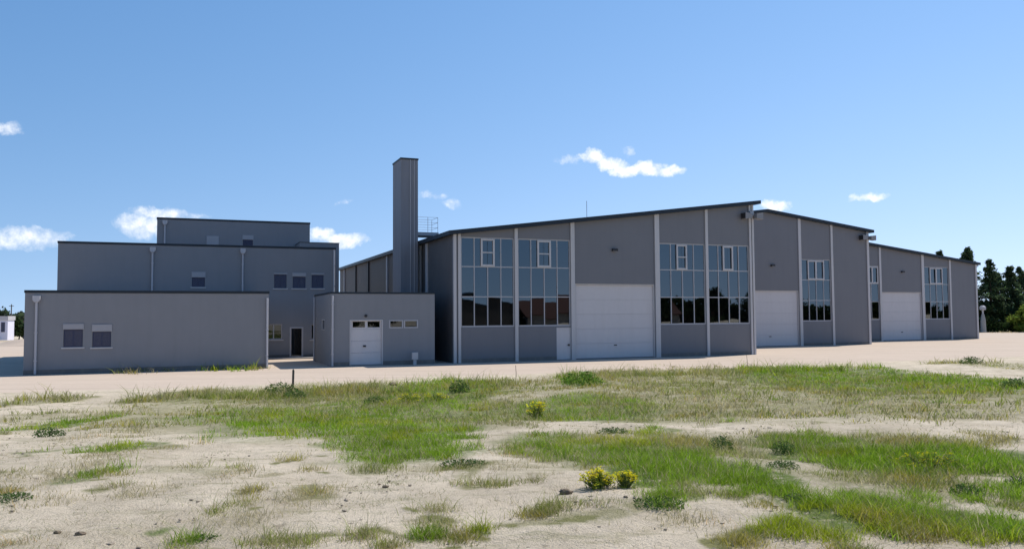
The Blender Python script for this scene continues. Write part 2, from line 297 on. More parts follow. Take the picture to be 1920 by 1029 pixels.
PATCH = [
(9.91, 33.05, 7.97, 15.1, 0.62, 'o', 19780), (-6.53, 28.32, 6.55, 9.12, 0.6, 'o', 12960), (8.76, 18.82, 3.19, 1.97, 0.4, 'o', 3640), (4.56, 13.17, 2.22, 1.57, 0.6, 'o', 6760),
(4.4, 10.02, 1.18, 0.72, 0.5, 'o', 3960), (3.66, 21.62, 3.02, 3.97, 0.6, 'o', 4400), (1.96, 13.1, 2.0, 2.4, 0.5, 'o', 9600), (3.76, 7.9, 0.62, 0.65, 0.5, 'o', 4080),
(2.11, 8.8, 0.58, 0.4, 0.4, 'o', 1600), (-0.71, 17.55, 1.38, 1.3, 0.5, 'o', 1200), (-1.78, 14.97, 1.03, 3.07, 1.0, 'g', 3960), (-2.8, 16.15, 0.94, 2.35, 0.9, 'g', 1980),
(-4.94, 19.6, 1.61, 3.95, 0.7, 'g', 3120), (-4.09, 23.97, 3.33, 5.62, 0.75, 'g', 5280), (-7.87, 24.77, 1.45, 4.37, 0.6, 'g', 1620), (-1.07, 13.42, 0.53, 0.97, 0.6, 'g', 840),
(-13.82, 33.42, 1.54, 2.87, 1.0, 'o', 840), (-11.09, 32.32, 1.93, 2.77, 0.9, 'o', 990), (-8.64, 32.67, 1.73, 3.47, 1.0, 'o', 1040), (-7.27, 34.37, 1.82, 3.32, 1.0, 'o', 960),
(-4.87, 31.95, 1.9, 4.15, 0.9, 'o', 1260), (-2.91, 33.55, 2.0, 6.2, 1.0, 'g', 1800), (-1.41, 34.8, 1.62, 4.45, 0.9, 'o', 980), (-1.29, 24.97, 1.43, 5.17, 0.7, 'o', 1800),
(0.27, 23.5, 0.88, 5.55, 0.7, 'o', 1440), (3.1, 38.07, 0.88, 4.17, 1.2, 'g', 420), (2.11, 24.35, 1.69, 5.05, 0.9, 'g', 2200), (0.87, 34.35, 1.82, 4.1, 0.5, 'o', 960),
(4.22, 30.67, 3.11, 9.22, 0.55, 'o', 4480), (8.04, 36.07, 2.86, 6.37, 0.7, 'o', 1920), (5.67, 24.82, 2.63, 5.72, 0.5, 'd', 3740), (12.6, 43.82, 1.73, 4.17, 0.7, 'o', 600),
(1.17, 13.12, 1.12, 1.27, 0.8, 'g', 2600), (1.83, 12.0, 0.86, 1.4, 1.0, 'g', 3080), (2.3, 10.6, 0.83, 1.2, 1.1, 'g', 3840), (2.68, 9.67, 0.38, 0.92, 1.1, 'g', 1800),
(0.74, 14.6, 0.57, 1.15, 0.6, 'g', 840), (14.56, 40.95, 2.45, 6.25, 0.9, 'g', 1260), (14.28, 35.27, 3.6, 10.32, 1.0, 'g', 3840), (17.69, 36.3, 2.81, 8.65, 0.8, 'g', 2160),
(19.0, 34.05, 1.7, 9.15, 1.0, 'g', 1600), (11.22, 26.37, 2.5, 5.37, 0.7, 'o', 2700), (11.17, 35.37, 1.84, 9.82, 0.7, 'o', 1920), (26.96, 46.0, 2.44, 4.45, 0.5, 'o', 640),
(7.52, 21.9, 1.97, 3.25, 0.5, 'd', 2240), (9.46, 19.75, 1.55, 1.9, 0.35, 'd', 1440), (4.79, 12.55, 0.77, 1.8, 1.15, 'g', 3230), (5.01, 11.27, 0.81, 1.02, 1.0, 'g', 2640),
(5.86, 11.35, 0.89, 0.85, 0.9, 'g', 2400), (6.61, 11.32, 0.66, 1.42, 1.1, 'g', 3060), (7.21, 13.2, 1.13, 0.6, 0.6, 'o', 1300), (4.4, 13.57, 0.8, 0.92, 0.6, 'o', 1260),
(3.18, 8.62, 0.45, 0.52, 0.9, 'g', 1760), (3.49, 8.2, 0.54, 0.6, 1.1, 'g', 2800), (2.91, 7.52, 0.64, 0.37, 0.9, 'g', 2860), (4.06, 7.57, 0.45, 0.47, 0.9, 'g', 2340),
(5.59, 9.07, 0.3, 0.57, 1.0, 'g', 1100), (4.52, 7.4, 0.19, 0.45, 1.0, 'g', 1040), (3.54, 7.5, 0.45, 0.35, 0.6, 'o', 1800), (3.7, 11.87, 0.55, 0.67, 0.5, 'o', 980),
(3.39, 12.47, 0.66, 0.87, 0.45, 'd', 1280), (2.79, 13.45, 0.8, 0.8, 0.4, 'o', 1080), (2.48, 15.32, 0.3, 0.52, 0.9, 'g', 180), (-11.66, 21.17, 0.5, 2.52, 1.1, 'g', 468),
(-6.7, 13.9, 0.46, 0.55, 1.0, 'g', 350), (-5.84, 13.72, 0.24, 0.37, 0.7, 'o', 130), (-5.68, 11.3, 0.25, 0.45, 0.8, 'g', 306), (-6.38, 11.0, 0.58, 0.8, 0.55, 'd', 1440),
(-18.74, 31.02, 0.92, 2.52, 0.6, 'o', 540), (-14.83, 24.55, 0.97, 2.2, 0.4, 'o', 600), (-8.49, 17.45, 0.91, 1.9, 0.35, 'd', 1120), (-7.2, 11.72, 0.17, 0.32, 0.8, 'o', 132),
(-4.52, 10.15, 0.2, 0.45, 0.5, 'd', 360), (-17.65, 32.35, 0.34, 1.3, 0.8, 'o', 96), (-5.47, 9.45, 0.37, 0.45, 0.4, 'd', 840), (-4.7, 11.77, 0.39, 0.42, 0.4, 'o', 400),
(-6.39, 12.72, 0.58, 0.77, 0.5, 'd', 840), (-2.36, 9.5, 0.27, 0.55, 1.0, 'd', 792), (-2.23, 9.62, 0.14, 0.37, 0.7, 'o', 264), (-0.82, 11.15, 0.34, 0.35, 0.8, 'o', 368),
(-0.37, 9.85, 0.42, 0.3, 0.8, 'o', 576), (-0.74, 7.95, 0.17, 0.2, 0.9, 'o', 288), (-2.05, 7.45, 0.34, 0.15, 0.8, 'o', 630), (-3.06, 7.6, 0.12, 0.15, 1.0, 'g', 192),
(-2.79, 8.22, 0.32, 0.32, 0.4, 'd', 840), (1.59, 8.65, 0.21, 0.3, 1.0, 'g', 432), (0.63, 8.32, 0.44, 0.22, 0.6, 'o', 800), (2.18, 8.52, 0.17, 0.22, 0.8, 'o', 300),
(0.3, 9.75, 0.08, 0.25, 1.0, 'o', 96), (-3.84, 11.27, 0.13, 0.37, 0.8, 'd', 144), (-3.05, 9.22, 0.1, 0.22, 0.7, 'o', 128), (1.68, 7.9, 0.31, 0.2, 0.35, 'd', 600),
(4.4, 8.8, 0.12, 0.25, 0.9, 'g', 200), (4.92, 8.8, 0.09, 0.2, 0.9, 'g', 144), (4.79, 9.95, 0.39, 0.3, 0.5, 'o', 600), (1.09, 7.72, 0.41, 0.22, 0.35, 'd', 960),
(-1.97, 11.52, 0.38, 0.37, 0.4, 'o', 400), (-0.02, 12.9, 0.51, 0.75, 0.45, 'd', 720), (-0.02, 11.3, 0.52, 0.35, 0.35, 'd', 560), (-21.54, 47.82, 1.58, 1.62, 1.0, 'o', 175),
(-17.5, 49.25, 1.79, 1.5, 1.0, 'g', 165), (-15.64, 50.55, 0.5, 1.55, 0.8, 'o', 45), (79.99, 132.97, 5.23, 10.82, 1, 'd', 180)]
for _ in range(100):               # small chance tufts over the open sand
    d_ = 6.5 * math.exp(random.random() * math.log(34 / 6.5)); x_ = d_ * random.uniform(-.68, .68)
    if -x_ * SA + d_ * CA > 36.5: continue
    r_ = random.uniform(.04, .11) * (1 + d_ / 25)
    PATCH.append((x_, d_, r_, r_ * random.uniform(.6, 1.6), random.uniform(.8, 1.1), random.choice('ggoooood'), int((r_ * 1514 / d_) ** 2 * 3.4 / d_) + 12))
def track(x, y):                    # the bare sandy track through the grass on the right
    c = np.interp(x, [.2, 1.05, 2.7, 5., 7.4, 9.4, 14], [18.6, 18.2, 17.1, 15.8, 15.3, 15.2, 15.6]); hw = np.interp(x, [.2, 1.5, 5, 9, 14], [.25, .6, .8, 1.15, 1.4])
    hw = hw * (.7 + .6 * vnoise(x, y, .9, 61))
    return np.clip(1.6 - 1.3 * np.abs(y - c) / hw, 0, 1) * (np.asarray(x) > .0)
def growth(x, y, kinds):            # how thickly a kind of plant grows at x, y
    g = np.zeros_like(np.asarray(x, float))
    for (cx, cy, rx, ry, d, k, n) in PATCH:
        if k in kinds:
            q = 1 - ((x - cx) / (rx * 1.35)) ** 2 - ((y - cy) / (ry * 1.35)) ** 2
            g = np.maximum(g, np.clip(q * 1.6, 0, 1) * d)
    return g * (1 - track(x, y))

def grid_mesh(name, X, Y, Z, m, attrs=None):
    nr, na = X.shape
    me = bpy.data.meshes.new(name)
    co = np.stack([X, Y, Z], -1).reshape(-1, 3)
    i = np.arange((nr - 1) * (na - 1)); r, a = i // (na - 1), i % (na - 1)
    q = np.stack([r * na + a, (r + 1) * na + a, (r + 1) * na + a + 1, r * na + a + 1], -1)[:, ::-1]
    me.vertices.add(len(co)); me.vertices.foreach_set('co', co.ravel())
    me.loops.add(q.size); me.loops.foreach_set('vertex_index', q.ravel().astype(np.int32))
    me.polygons.add(len(q)); me.polygons.foreach_set('loop_start', np.arange(0, q.size, 4, dtype=np.int32))
    me.update(); me.validate(); me.shade_smooth()
    for nm, val in (attrs or {}).items():
        at = me.attributes.new(nm, 'FLOAT', 'POINT'); at.data.foreach_set('value', val.ravel().astype(np.float32))
    me.materials.append(m); o = bpy.data.objects.new(name, me); COL.objects.link(o); return o

def ground_mat():
    m = bpy.data.materials.new('sandy_field'); m.use_nodes = True
    N, L = m.node_tree.nodes, m.node_tree.links; b = N['Principled BSDF']
    b.inputs['Roughness'].default_value = .95; b.inputs['Specular IOR Level'].default_value = .1
    t = N.new('ShaderNodeTexCoord')
    def noise(sc, d=6, r=.65, stretch=None):
        n = N.new('ShaderNodeTexNoise'); n.inputs['Scale'].default_value = sc; n.inputs['Detail'].default_value = d; n.inputs['Roughness'].default_value = r
        if stretch:
            mp = N.new('ShaderNodeMapping'); mp.inputs['Scale'].default_value = stretch; mp.inputs['Rotation'].default_value = (0, 0, -AL); L.new(t.outputs['Object'], mp.inputs[0]); L.new(mp.outputs[0], n.inputs['Vector'])
        else: L.new(t.outputs['Object'], n.inputs['Vector'])
        return n.outputs['Fac']
    def mix(f, a, c):
        n = N.new('ShaderNodeMix'); n.data_type = 'RGBA'
        if isinstance(f, float): n.inputs['Factor'].default_value = f
        else: L.new(f, n.inputs['Factor'])
        for k, x in (('A', a), ('B', c)):
            if isinstance(x, tuple): n.inputs[k].default_value = (*x, 1)
            else: L.new(x, n.inputs[k])
        return n.outputs['Result']
    def ramp(f, lo, hi, a=0., c=1.):
        n = N.new('ShaderNodeMapRange'); n.interpolation_type = 'SMOOTHSTEP'; L.new(f, n.inputs['Value'])
        n.inputs['From Min'].default_value = lo; n.inputs['From Max'].default_value = hi; n.inputs['To Min'].default_value = a; n.inputs['To Max'].default_value = c; return n.outputs[0]
    def attr(nm):
        n = N.new('ShaderNodeAttribute'); n.attribute_name = nm; return n.outputs['Fac']
    def mul(a, c):
        n = N.new('ShaderNodeMath'); n.operation = 'MULTIPLY'
        for i, x in enumerate((a, c)):
            if isinstance(x, float): n.inputs[i].default_value = x
            else: L.new(x, n.inputs[i])
        return n.outputs[0]
    sand = mix(ramp(noise(.8), .3, .7), (.52, .435, .32), (.68, .575, .435))
    sand = mix(ramp(noise(.33, 7, .62), .48, .68, 0, .5), sand, (.40, .335, .235))
    sand = mix(ramp(noise(6., 8, .72), .52, .70, 0, .75), sand, (.27, .22, .15))          # clods and litter, darkened to paint in the small shadows of bumps too
    sand = mix(ramp(noise(34., 3), .58, .75, 0, .65), sand, (.20, .165, .12))
    sand = mix(ramp(noise(22., 3), .6, .8, 0, .5), sand, (.72, .65, .55))
    sand = mix(ramp(noise(1.7, 7, .7, (.45, 1.6, 1)), .52, .70, 0, .7), sand, (.31, .28, .165))  # thin dead sward in streaks
    thin = mul(ramp(noise(3.5, 7, .7), .45, .6), attr('dry'))
    col = mix(mul(thin, .85), sand, (.27, .235, .12))
    ol = mul(ramp(noise(5., 7, .7), .28, .52), attr('olive'))
    col = mix(mul(ol, 1.15), col, (.21, .20, .085))
    gr = mul(ramp(noise(6., 7, .7), .3, .52), attr('green'))
    col = mix(mul(gr, .9), col, (.13, .17, .045))
    L.new(col, b.inputs['Base Color'])
    bp = N.new('ShaderNodeBump'); bp.inputs['Strength'].default_value = .9; bp.inputs['Distance'].default_value = .05
    ad = N.new('ShaderNodeMath'); ad.operation = 'MULTIPLY_ADD'; L.new(noise(9., 7, .7), ad.inputs[0]); ad.inputs[1].default_value = 1.; L.new(noise(40., 4), ad.inputs[2])
    L.new(ad.outputs[0], bp.inputs['Height']); L.new(bp.outputs[0], b.inputs['Normal'])
    return m
front = np.arange(-44, 44.01, .22); ang = np.concatenate([np.arange(-180, -44, 4.), front, np.arange(48, 180.1, 4.)]); ang[0] = -180; ang[-1] = 180
rad = np.concatenate([[.01], 1.5 * np.exp(np.arange(0, 3.6, .0095)), 1.5 * np.exp(np.arange(3.6, 8.6, .06))])
AA, RR = np.meshgrid(np.radians(ang), rad)
GX, GY = RR * np.sin(AA), RR * np.cos(AA)
jx = GX + (vnoise(GX, GY, .8, 3) - .5) * 1.2; jy = GY + (vnoise(GX, GY, .8, 9) - .5) * 1.2
GZ = T(GX, GY) + np.where(RR < 45, (fbm(GX, GY, .55, 21) - .5) * .06, 0) * np.clip((38.5 + GX * SA - GY * CA) / 2, 0, 1)
ground = grid_mesh('ground', GX, GY, GZ, ground_mat(), {'green': growth(jx, jy, 'g'), 'olive': growth(jx, jy, 'o'), 'dry': growth(jx, jy, 'd')})
tag(ground, 'sandy field with grass patches running up to the yard', None, kind='structure')

# yard: pale compacted gravel in front of, between and beside the buildings
ym = mat('yard_gravel', (.495, .40, .315), .95, var=.10, vscale=.35, bump=.4, bscale=25, spec=.1, tracks=True, dirt=((.44, .355, .28), .5))
nu = 260
uu = np.linspace(-60, 200, nu)
edge = 38.4 + (vnoise(uu, uu * 0, 3., 5) - .5) * 1.6 + (vnoise(uu, uu * 0, .9, 6) - .5) * .8 + np.clip((2 - uu) / 8, 0, 1) * np.clip((uu + 14) / 3, 0, 1) * .3
vv = np.concatenate([[0, .03, .1, .25, .5], np.linspace(.6, 1, 4)])
far_v = np.where(uu > 92, 92., 130.)
YU = np.tile(uu, (len(vv), 1)); YV = edge[None] + vv[:, None] * (far_v - edge)[None]
yx, yy = uv(YU, YV)
yz = np.full_like(yx, .004); yz[0] = -.12; yz[1] = -.03
yard = grid_mesh('yard', yx, yy, yz, ym)
tag(yard, 'pale gravel yard in front of the buildings', None, kind='structure')

# ------------------------------------------------------------------ hall (the long stepped building on the right)
ZR1 = lambda u: 9.01 + .1254 * (u - 16.28)
ZR2 = lambda u: 13.40 - .120 * (u - 52.0) if u > 52.0 else 9.01 + .1254 * (52.0 - 16.28) - .1254 * (52.0 - u) - .09
ZR3 = lambda u: 11.163 - .1139 * (u - 71.94)
FT = .288
V1, V2, V3, VB = 52.5, 64.0, 70.5, 98.0
U0, U1, U2, U3 = 16.45, 41.42, 65.0, 88.6
hall = thing('hall', 'long grey workshop hall with stepped low gable front, tall glazed bays and three white doors', 'building', U0, V1)
G1 = [(17.0, 20.92), (21.2, 25.27), (32.72, 36.82), (37.1, 40.95)]
D1 = (25.62, 32.28, .05, 5.46)
PD = (24.14, 25.27, .05, 2.32)
h1 = [(a, b, 2.42, 8.6) for a, b in G1] + [D1, PD]
G2 = [(56.25, 59.95)]; D2 = (48.9, 55.85, .05, 5.46); h2 = [(a, b, 2.42, 8.6) for a, b in G2] + [D2]
G3 = [(69.6, 73.05), (80.0, 84.0)]; D3 = (73.4, 79.55, .05, 5.6); h3 = [(a, b, 2.42, 8.6) for a, b in G3] + [D3]
MB().wall(U0, U1, 0, lambda u: ZR1(u) - FT, V1, .22, h1).build('front_wall', M['panel'], hall)
MB().wall(U1 + .22, U2, 0, lambda u: ZR2(u) - FT, V2, .22, h2, breaks=(52.0,)).build('front_wall', M['panel'], hall)
MB().wall(U2 + .003, U3, 0, lambda u: ZR3(u) - FT, V3, .22, h3).build('front_wall', M['panel'], hall)
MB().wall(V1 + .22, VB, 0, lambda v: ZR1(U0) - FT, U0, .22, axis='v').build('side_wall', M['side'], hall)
MB().wall(V1 + .22, V2, 0, lambda v: ZR1(U1) - FT, U1 - .22, .22, axis='v').build('return_wall', M['panel'], hall)
MB().wall(V2 + .22, V3, 0, lambda v: ZR2(U2) - FT - .05, U2 - .22, .22, axis='v').build('return_wall', M['panel'], hall)
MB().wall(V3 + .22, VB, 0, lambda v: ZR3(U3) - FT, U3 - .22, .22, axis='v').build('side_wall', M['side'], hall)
MB().wall(U0 + .22, U2 + .452, 0, lambda u: (ZR1(u) if u < 52 else ZR2(u)) - FT, VB - .22, .22, [(44.7, 47.1, .25, 1.55)], breaks=(U1, 52.)).wall(U2 + .454, U3 - .22, 0, lambda u: ZR3(u) - FT, VB - .22, .22).build('rear_wall', M['inside'], hall)
MB().box(U2 + .40, U2 + .50, V3 - .3, VB, 11.3, 11.62).build('roof_step', M['fascia'], hall)
MB().box(U0 + .23, U1 - .23, V1 + .23, VB - .23, .01, .03).box(U1 - .23, U3 - .23, V3 + .23, VB - .23, .01, .03).build('floor_slab', M['concrete'], hall)
# roof planes with deep dark edges
mb = MB()
mb.prism([(U0 - .4, ZR1(U0 - .4) - .30), (U1 + .5, ZR1(U1 + .5) - .30), (U1 + .5, ZR1(U1 + .5) - .02), (U0 - .4, ZR1(U0 - .4) - .02)], V1 - .42, VB + .3)
mb.build('roof', M['fascia'], hall)
mb = MB(); e = U1 + .503
mb.prism([(e, ZR2(e) - .30), (52.0, ZR2(52.) - .30), (U2 + .45, ZR2(U2 + .45) - .30), (U2 + .45, ZR2(U2 + .45) - .02), (52.0, ZR2(52.) - .02), (e, ZR2(e) - .02)], V2 - .42, VB + .3)
mb.build('roof', M['fascia'], hall)
mb = MB(); e = U2 + .453
mb.prism([(e, ZR3(e) - .30), (U3 + .3, ZR3(U3 + .3) - .30), (U3 + .3, ZR3(U3 + .3) - .02), (e, ZR3(e) - .02)], V3 - .42, VB + .3)
mb.build('roof', M['fascia'], hall)
# pale verge boards under the roof edge are part of the wall head; upright strips between the bays
def strip(u0, u1, v, top, z0=.0, m='white', proud=.10):
    MB().prism([(u0, z0), (u1, z0), (u1, top(u1) - FT - .01), (u0, top(u0) - FT - .01)], v - proud, v - .002).build('column_strip', M[m], hall, bevel=.012)
for a, b in ((16.45, 16.66), (16.78, 16.98), (20.94, 21.18), (25.29, 25.60), (32.30, 32.70), (36.84, 37.08), (40.97, 41.16), (41.24, 41.42)):
    strip(a, b, V1, ZR1)
for a, b in ((48.4, 48.7), (55.88, 56.22), (59.98, 60.25), (64.72, 65.0)): strip(a, b, V2, ZR2)
for a, b in ((69.3, 69.57), (73.08, 73.37), (79.58, 79.97), (84.03, 84.28), (88.35, 88.6)): strip(a, b, V3, ZR3)
# base strip added to the walls, its darker colour painting the shade at their foot
def base_shade(par, segs, v):
    for a, c in segs: MB().box(a, c, v - .025, v - .002, 0, .28).build('base_shade', M['base_shade'], par)
base_shade(hall, [(16.985, 20.935), (21.185, 24.13), (32.705, 36.835), (37.085, 40.965)], V1)
base_shade(hall, [(56.225, 59.975), (60.255, 64.715)], V2); base_shade(hall, [(66.0, 69.295), (69.575, 73.075), (79.975, 84.025), (84.285, 88.345)], V3)
# pilasters on the shaded side
for v in (58.9, 60.8, 66.5, 72.3, 80.7, 87.5, 94.4):
    MB().box(U0 - .14, U0 - .003, v - .14, v + .14, 0, ZR1(U0) - FT - .08).build('pilaster', M['pipe'] if v < 62 or v in (72.3, 94.4) else M['dark'], hall, bevel=.01)

def glazing(u0, u1, v, cols, sashes, cross, rails=(4.5, 6.57), z0=2.42, z1=8.6, sash_z=(6.6, 8.52)):
    fb = MB(); t = .07; d0, d1 = v + .03, v + .15
    fb.box(u0, u1, d0, d1, z0, z0 + t + .03).box(u0, u1, d0, d1, z1 - t, z1)
    fb.box(u0, u0 + t, d0 + .002, d1 - .002, z0 + t + .03, z1 - t).box(u1 - t, u1, d0 + .002, d1 - .002, z0 + t + .03, z1 - t)
    xs = [u0 + (u1 - u0) * k / cols for k in range(cols + 1)]
    for r in rails: fb.box(u0 + t, u1 - t, d0 + .004, d1 - .004, r - .035, r + .035)
    for x in xs[1:-1]:
        ins = any(a - .02 < x < b + .02 for a, b in sashes)
        top = rails[-1] - .035 if ins else z1 - t
        zz = [z0 + t + .03] + [q for r in rails for q in (r - .035, r + .035) if q < top] + [top]
        for a, b in zip(zz[::2], zz[1::2]): fb.box(x - .033, x + .033, d0 + .006, d1 - .006, a, b)
    f = fb.build('window', M['frame'], hall, bevel=.006)
    # panes, each leaning its own hair's breadth
    pb = MB(); zs = [z0 + .05, *rails, z1 - .03]
    for i in range(cols):
        for a, b in zip(zs, zs[1:]):
            q = [random.gauss(0, .008) for _ in range(3)]
            pb.face([(xs[i] + .01, v + .085 + q[0], a), (xs[i + 1] - .01, v + .085 + q[1], a), (xs[i + 1] - .01, v + .085 + q[1] + q[2], b), (xs[i] + .01, v + .085 + q[0] + q[2], b)])
    pb.build('pane', M['glass'], f, recalc=False)
    for a, b in sashes:
        s = MB(); zA, zB = sash_z; w_ = .13
        s.box(a, b, v - .02, v + .06, zA, zA + w_).box(a, b, v - .02, v + .06, zB - w_, zB)
        s.box(a, a + w_, v - .02, v + .06, zA + w_, zB - w_).box(b - w_, b, v - .02, v + .06, zA + w_, zB - w_)
        if cross == 'h': s.box(a + w_, b - w_, v - .015, v + .05, 7.52, 7.6)
        if cross == 'v': s.box((a + b) / 2 - .09, (a + b) / 2 + .09, v - .015, v + .05, zA + w_, zB - w_)
        s.build('opening_sash', M['white'], f, bevel=.008)
    return f
glazing(*G1[0], V1, 4, [(18.45, 19.47)], 'h'); glazing(*G1[1], V1, 4, [(22.7, 23.76)], 'h')
glazing(*G1[2], V1, 4, [(34.25, 35.2)], 'h'); glazing(*G1[3], V1, 4, [(38.48, 39.45)], '')
glazing(*G2[0], V2, 4, [(57.05, 59.12)], 'v', rails=(4.5, 6.55), sash_z=(6.58, 8.5))
glazing(*G3[0], V3, 3, [(71.2, 72.95)], 'v', rails=(4.5, 6.55), sash_z=(6.58, 8.5))
glazing(*G3[1], V3, 4, [(80.95, 83.0)], 'v', rails=(4.5, 6.55), sash_z=(6.58, 8.5))

def bigdoor(D, v):
    a, b, z0, z1 = D; mb = MB(); n = 5; h = (z1 - z0 - .1) / n
    for k in range(n): mb.box(a + .1, b - .1, v + .14, v + .19, z0 + .02 + k * h, z0 + k * h + h - .005 + .02)
    d = mb.build('door', M['door'], hall, bevel=.008)
    MB().box(a, a + .1, v + .04, v + .18, z0, z1).box(b - .1, b, v + .04, v + .18, z0, z1).box(a + .1, b - .1, v + .04, v + .18, z1 - .08, z1).build('door_frame', M['white'], d)
    MB().box(a + .1, b - .1, v + .13, v + .2, z0 - .04, z0 + .018).build('bottom_seal', M['dark'], d)
    MB().box((a + b) / 2 - .12, (a + b) / 2 + .12, v + .10, v + .14, .95, 1.02).build('handle', M['dark'], d)
bigdoor(D1, V1); bigdoor(D2, V2); bigdoor(D3, V3)
a, b, z0, z1 = PD
d = MB().box(a + .05, b - .05, V1 + .04, V1 + .10, z0, z1 - .05).build('side_door', M['door'], hall, bevel=.01)
MB().box(a, a + .05, V1 + .0, V1 + .12, z0, z1).box(b - .05, b, V1 + .0, V1 + .12, z0, z1).box(a + .05, b - .05, V1 + .0, V1 + .12, z1 - .05, z1).build('door_frame', M['white'], d)
MB().box(b - .2, b - .12, V1 - .02, V1 + .04, 1.0, 1.14).box(b - .30, b - .12, V1 - .05, V1 - .02, 1.06, 1.1).build('handle', M['dark'], d)
# bulkhead lamps over the doors
for (u, v, z) in ((28.9, V1, 7.98), (52.7, V2, 7.93), (76.66, V3, 7.97)):
    l = MB().box(u - .24, u + .2, v - .22, v - .003, z - .10, z + .08).build('door_lamp', M['dark'], hall, bevel=.03)
    MB().box(u - .20, u + .16, v - .20, v - .02, z - .13, z - .103).build('lamp_glass', M['lamp'], l)
# corner floodlights: a bracket with two housings turned apart
def flood(u, v, z):
    br = MB().tube([(u - .6, v - .25, z), (u + .75, v - .25, z)], .04).tube([(u, v - .25, z), (u, v + .1, z)], .05).box(u - .18, u + .18, v - .30, v - .02, z + .04, z + .34).build('floodlight_bracket', M['steel'], hall)
    for s in (-1, 1):
        c = u + s * .52
        h = MB().prism([(c - .3 * s, z - .22), (c + .34 * s, z - .30), (c + .34 * s, z + .22), (c - .3 * s, z + .14)], v - .62, v - .05).build('floodlight', M['lamp'], br, bevel=.02)
        MB().box(c + .342 * s - .0, c + .36 * s, v - .60, v - .07, z - .26, z + .18).build('lens', M['dark'], h)
flood(41.1, V1 - .02, 10.95); flood(64.6, V2 - .02, 10.98)
# lightning rod on the roof
MB().tube([(28.43, 56., ZR1(28.43) - .05), (28.43, 56., 12.05)], .022, 6).build('lightning_rod', M['steel'], hall)
# rear window through which daylight shows
rw = MB().box(44.7, 47.1, VB - .16, VB - .08, .25, .32).box(44.7, 47.1, VB - .16, VB - .08, 1.48, 1.55).box(45.85, 45.95, VB - .16, VB - .08, .32, 1.48).build('rear_window', M['white'], hall)

# ------------------------------------------------------------------ boiler house (small block) and its chimney
bh = thing('boiler_house', 'small flat roofed grey block with white garage door below the tall chimney', 'building', 8.24, 52.5)
A0, A1, AV0, AV1, AZ_ = 8.24, 15.14, 52.5, 60.0, 4.79
gd = (9.45, 11.62, .06, 2.98)
wins = [(12.08, 12.92, 2.47, 2.90), (13.08, 13.94, 2.47, 2.90)]
MB().wall(A0, A1, 0, lambda u: AZ_ - .12, AV0, .25, [gd] + wins).build('front_wall', M['render'], bh)
MB().wall(AV0 + .25, AV1, 0, lambda v: AZ_ - .12, A0, .25, [(55.0, 56.25, 2.35, 2.98)], axis='v').build('side_wall', M['render'], bh)
MB().wall(AV0 + .25, AV1, 0, lambda v: AZ_ - .12, A1 - .25, .25, axis='v').wall(A0 + .25, A1 - .25, 0, lambda u: AZ_ - .12, AV1 - .25, .25).build('rear_wall', M['render'], bh)
MB().box(A0 + .2, A1 - .2, AV0 + .2, AV1 - .2, AZ_ - .35, AZ_ - .2).build('roof', M['roof'], bh)
MB().box(A0 - .03, A1 + .03, AV0 - .03, AV1 + .03, AZ_ - .118, AZ_).build('roof_edge', M['fascia'], bh, bevel=.01)
mb = MB()
for k in range(3): mb.box(gd[0] + .06, gd[1] - .06, AV0 + .09, AV0 + .14, .08 + k * .77, .08 + k * .77 + .762)
mb.box(gd[0] + .06, gd[1] - .06, AV0 + .09, AV0 + .14, 2.39, 2.49).box(gd[0] + .06, gd[1] - .06, AV0 + .09, AV0 + .14, 2.87, 2.92)
for x0, x1 in ((9.51, 9.66), (10.46, 10.63), (11.43, 11.56)): mb.box(x0, x1, AV0 + .09, AV0 + .14, 2.49, 2.87)
dr = mb.build('garage_door', M['door'], bh, bevel=.006)
MB().box(9.6, 11.5, AV0 + .12, AV0 + .13, 2.47, 2.9).build('pane', M['darkglass'], dr)
MB().box(gd[0], gd[0] + .06, AV0 - .015, AV0 + .16, .06, gd[3]).box(gd[1] - .06, gd[1], AV0 - .015, AV0 + .16, .06, gd[3]).box(gd[0] + .06, gd[1] - .06, AV0 - .015, AV0 + .16, gd[3] - .06, gd[3]).build('door_frame', M['white'], dr)
MB().box(10.33, 10.52, AV0 + .04, AV0 + .09, 1.22, 1.34).build('handle', M['dark'], dr)
for a, b, z0, z1 in wins:
    f = MB().box(a - .05, b + .05, AV0 - .02, AV0 + .10, z0 - .06, z0 + .02).box(a - .05, b + .05, AV0 - .02, AV0 + .10, z1 - .02, z1 + .05).box(a - .05, a + .03, AV0 - .018, AV0 + .1, z0 + .02, z1 - .02).box(b - .03, b + .05, AV0 - .018, AV0 + .1, z0 + .02, z1 - .02).build('window', M['frame'], bh, bevel=.006)
    MB().box(a + .01, b - .01, AV0 + .05, AV0 + .06, z0 + .01, z1 - .01).build('pane', M['darkglass'], f)
f = MB().box(A0 - .02, A0 + .08, 55.0, 56.25, 2.30, 2.36).box(A0 - .02, A0 + .08, 55.0, 56.25, 2.96, 3.03).box(A0 - .018, A0 + .078, 54.96, 55.04, 2.36, 2.96).box(A0 - .018, A0 + .078, 56.21, 56.29, 2.36, 2.96).build('window', M['frame'], bh)
MB().box(A0 + .05, A0 + .06, 55.0, 56.25, 2.35, 2.98).build('pane', M['darkglass'], f)
base_shade(bh, [(8.42, 9.43), (11.64, 15.14)], AV0)
lp = MB().tube([(10.5, AV0 - .003, 3.24), (10.5, AV0 - .12, 3.24)], [.10, .08], 12).build('wall_lamp', M['dark'], bh)

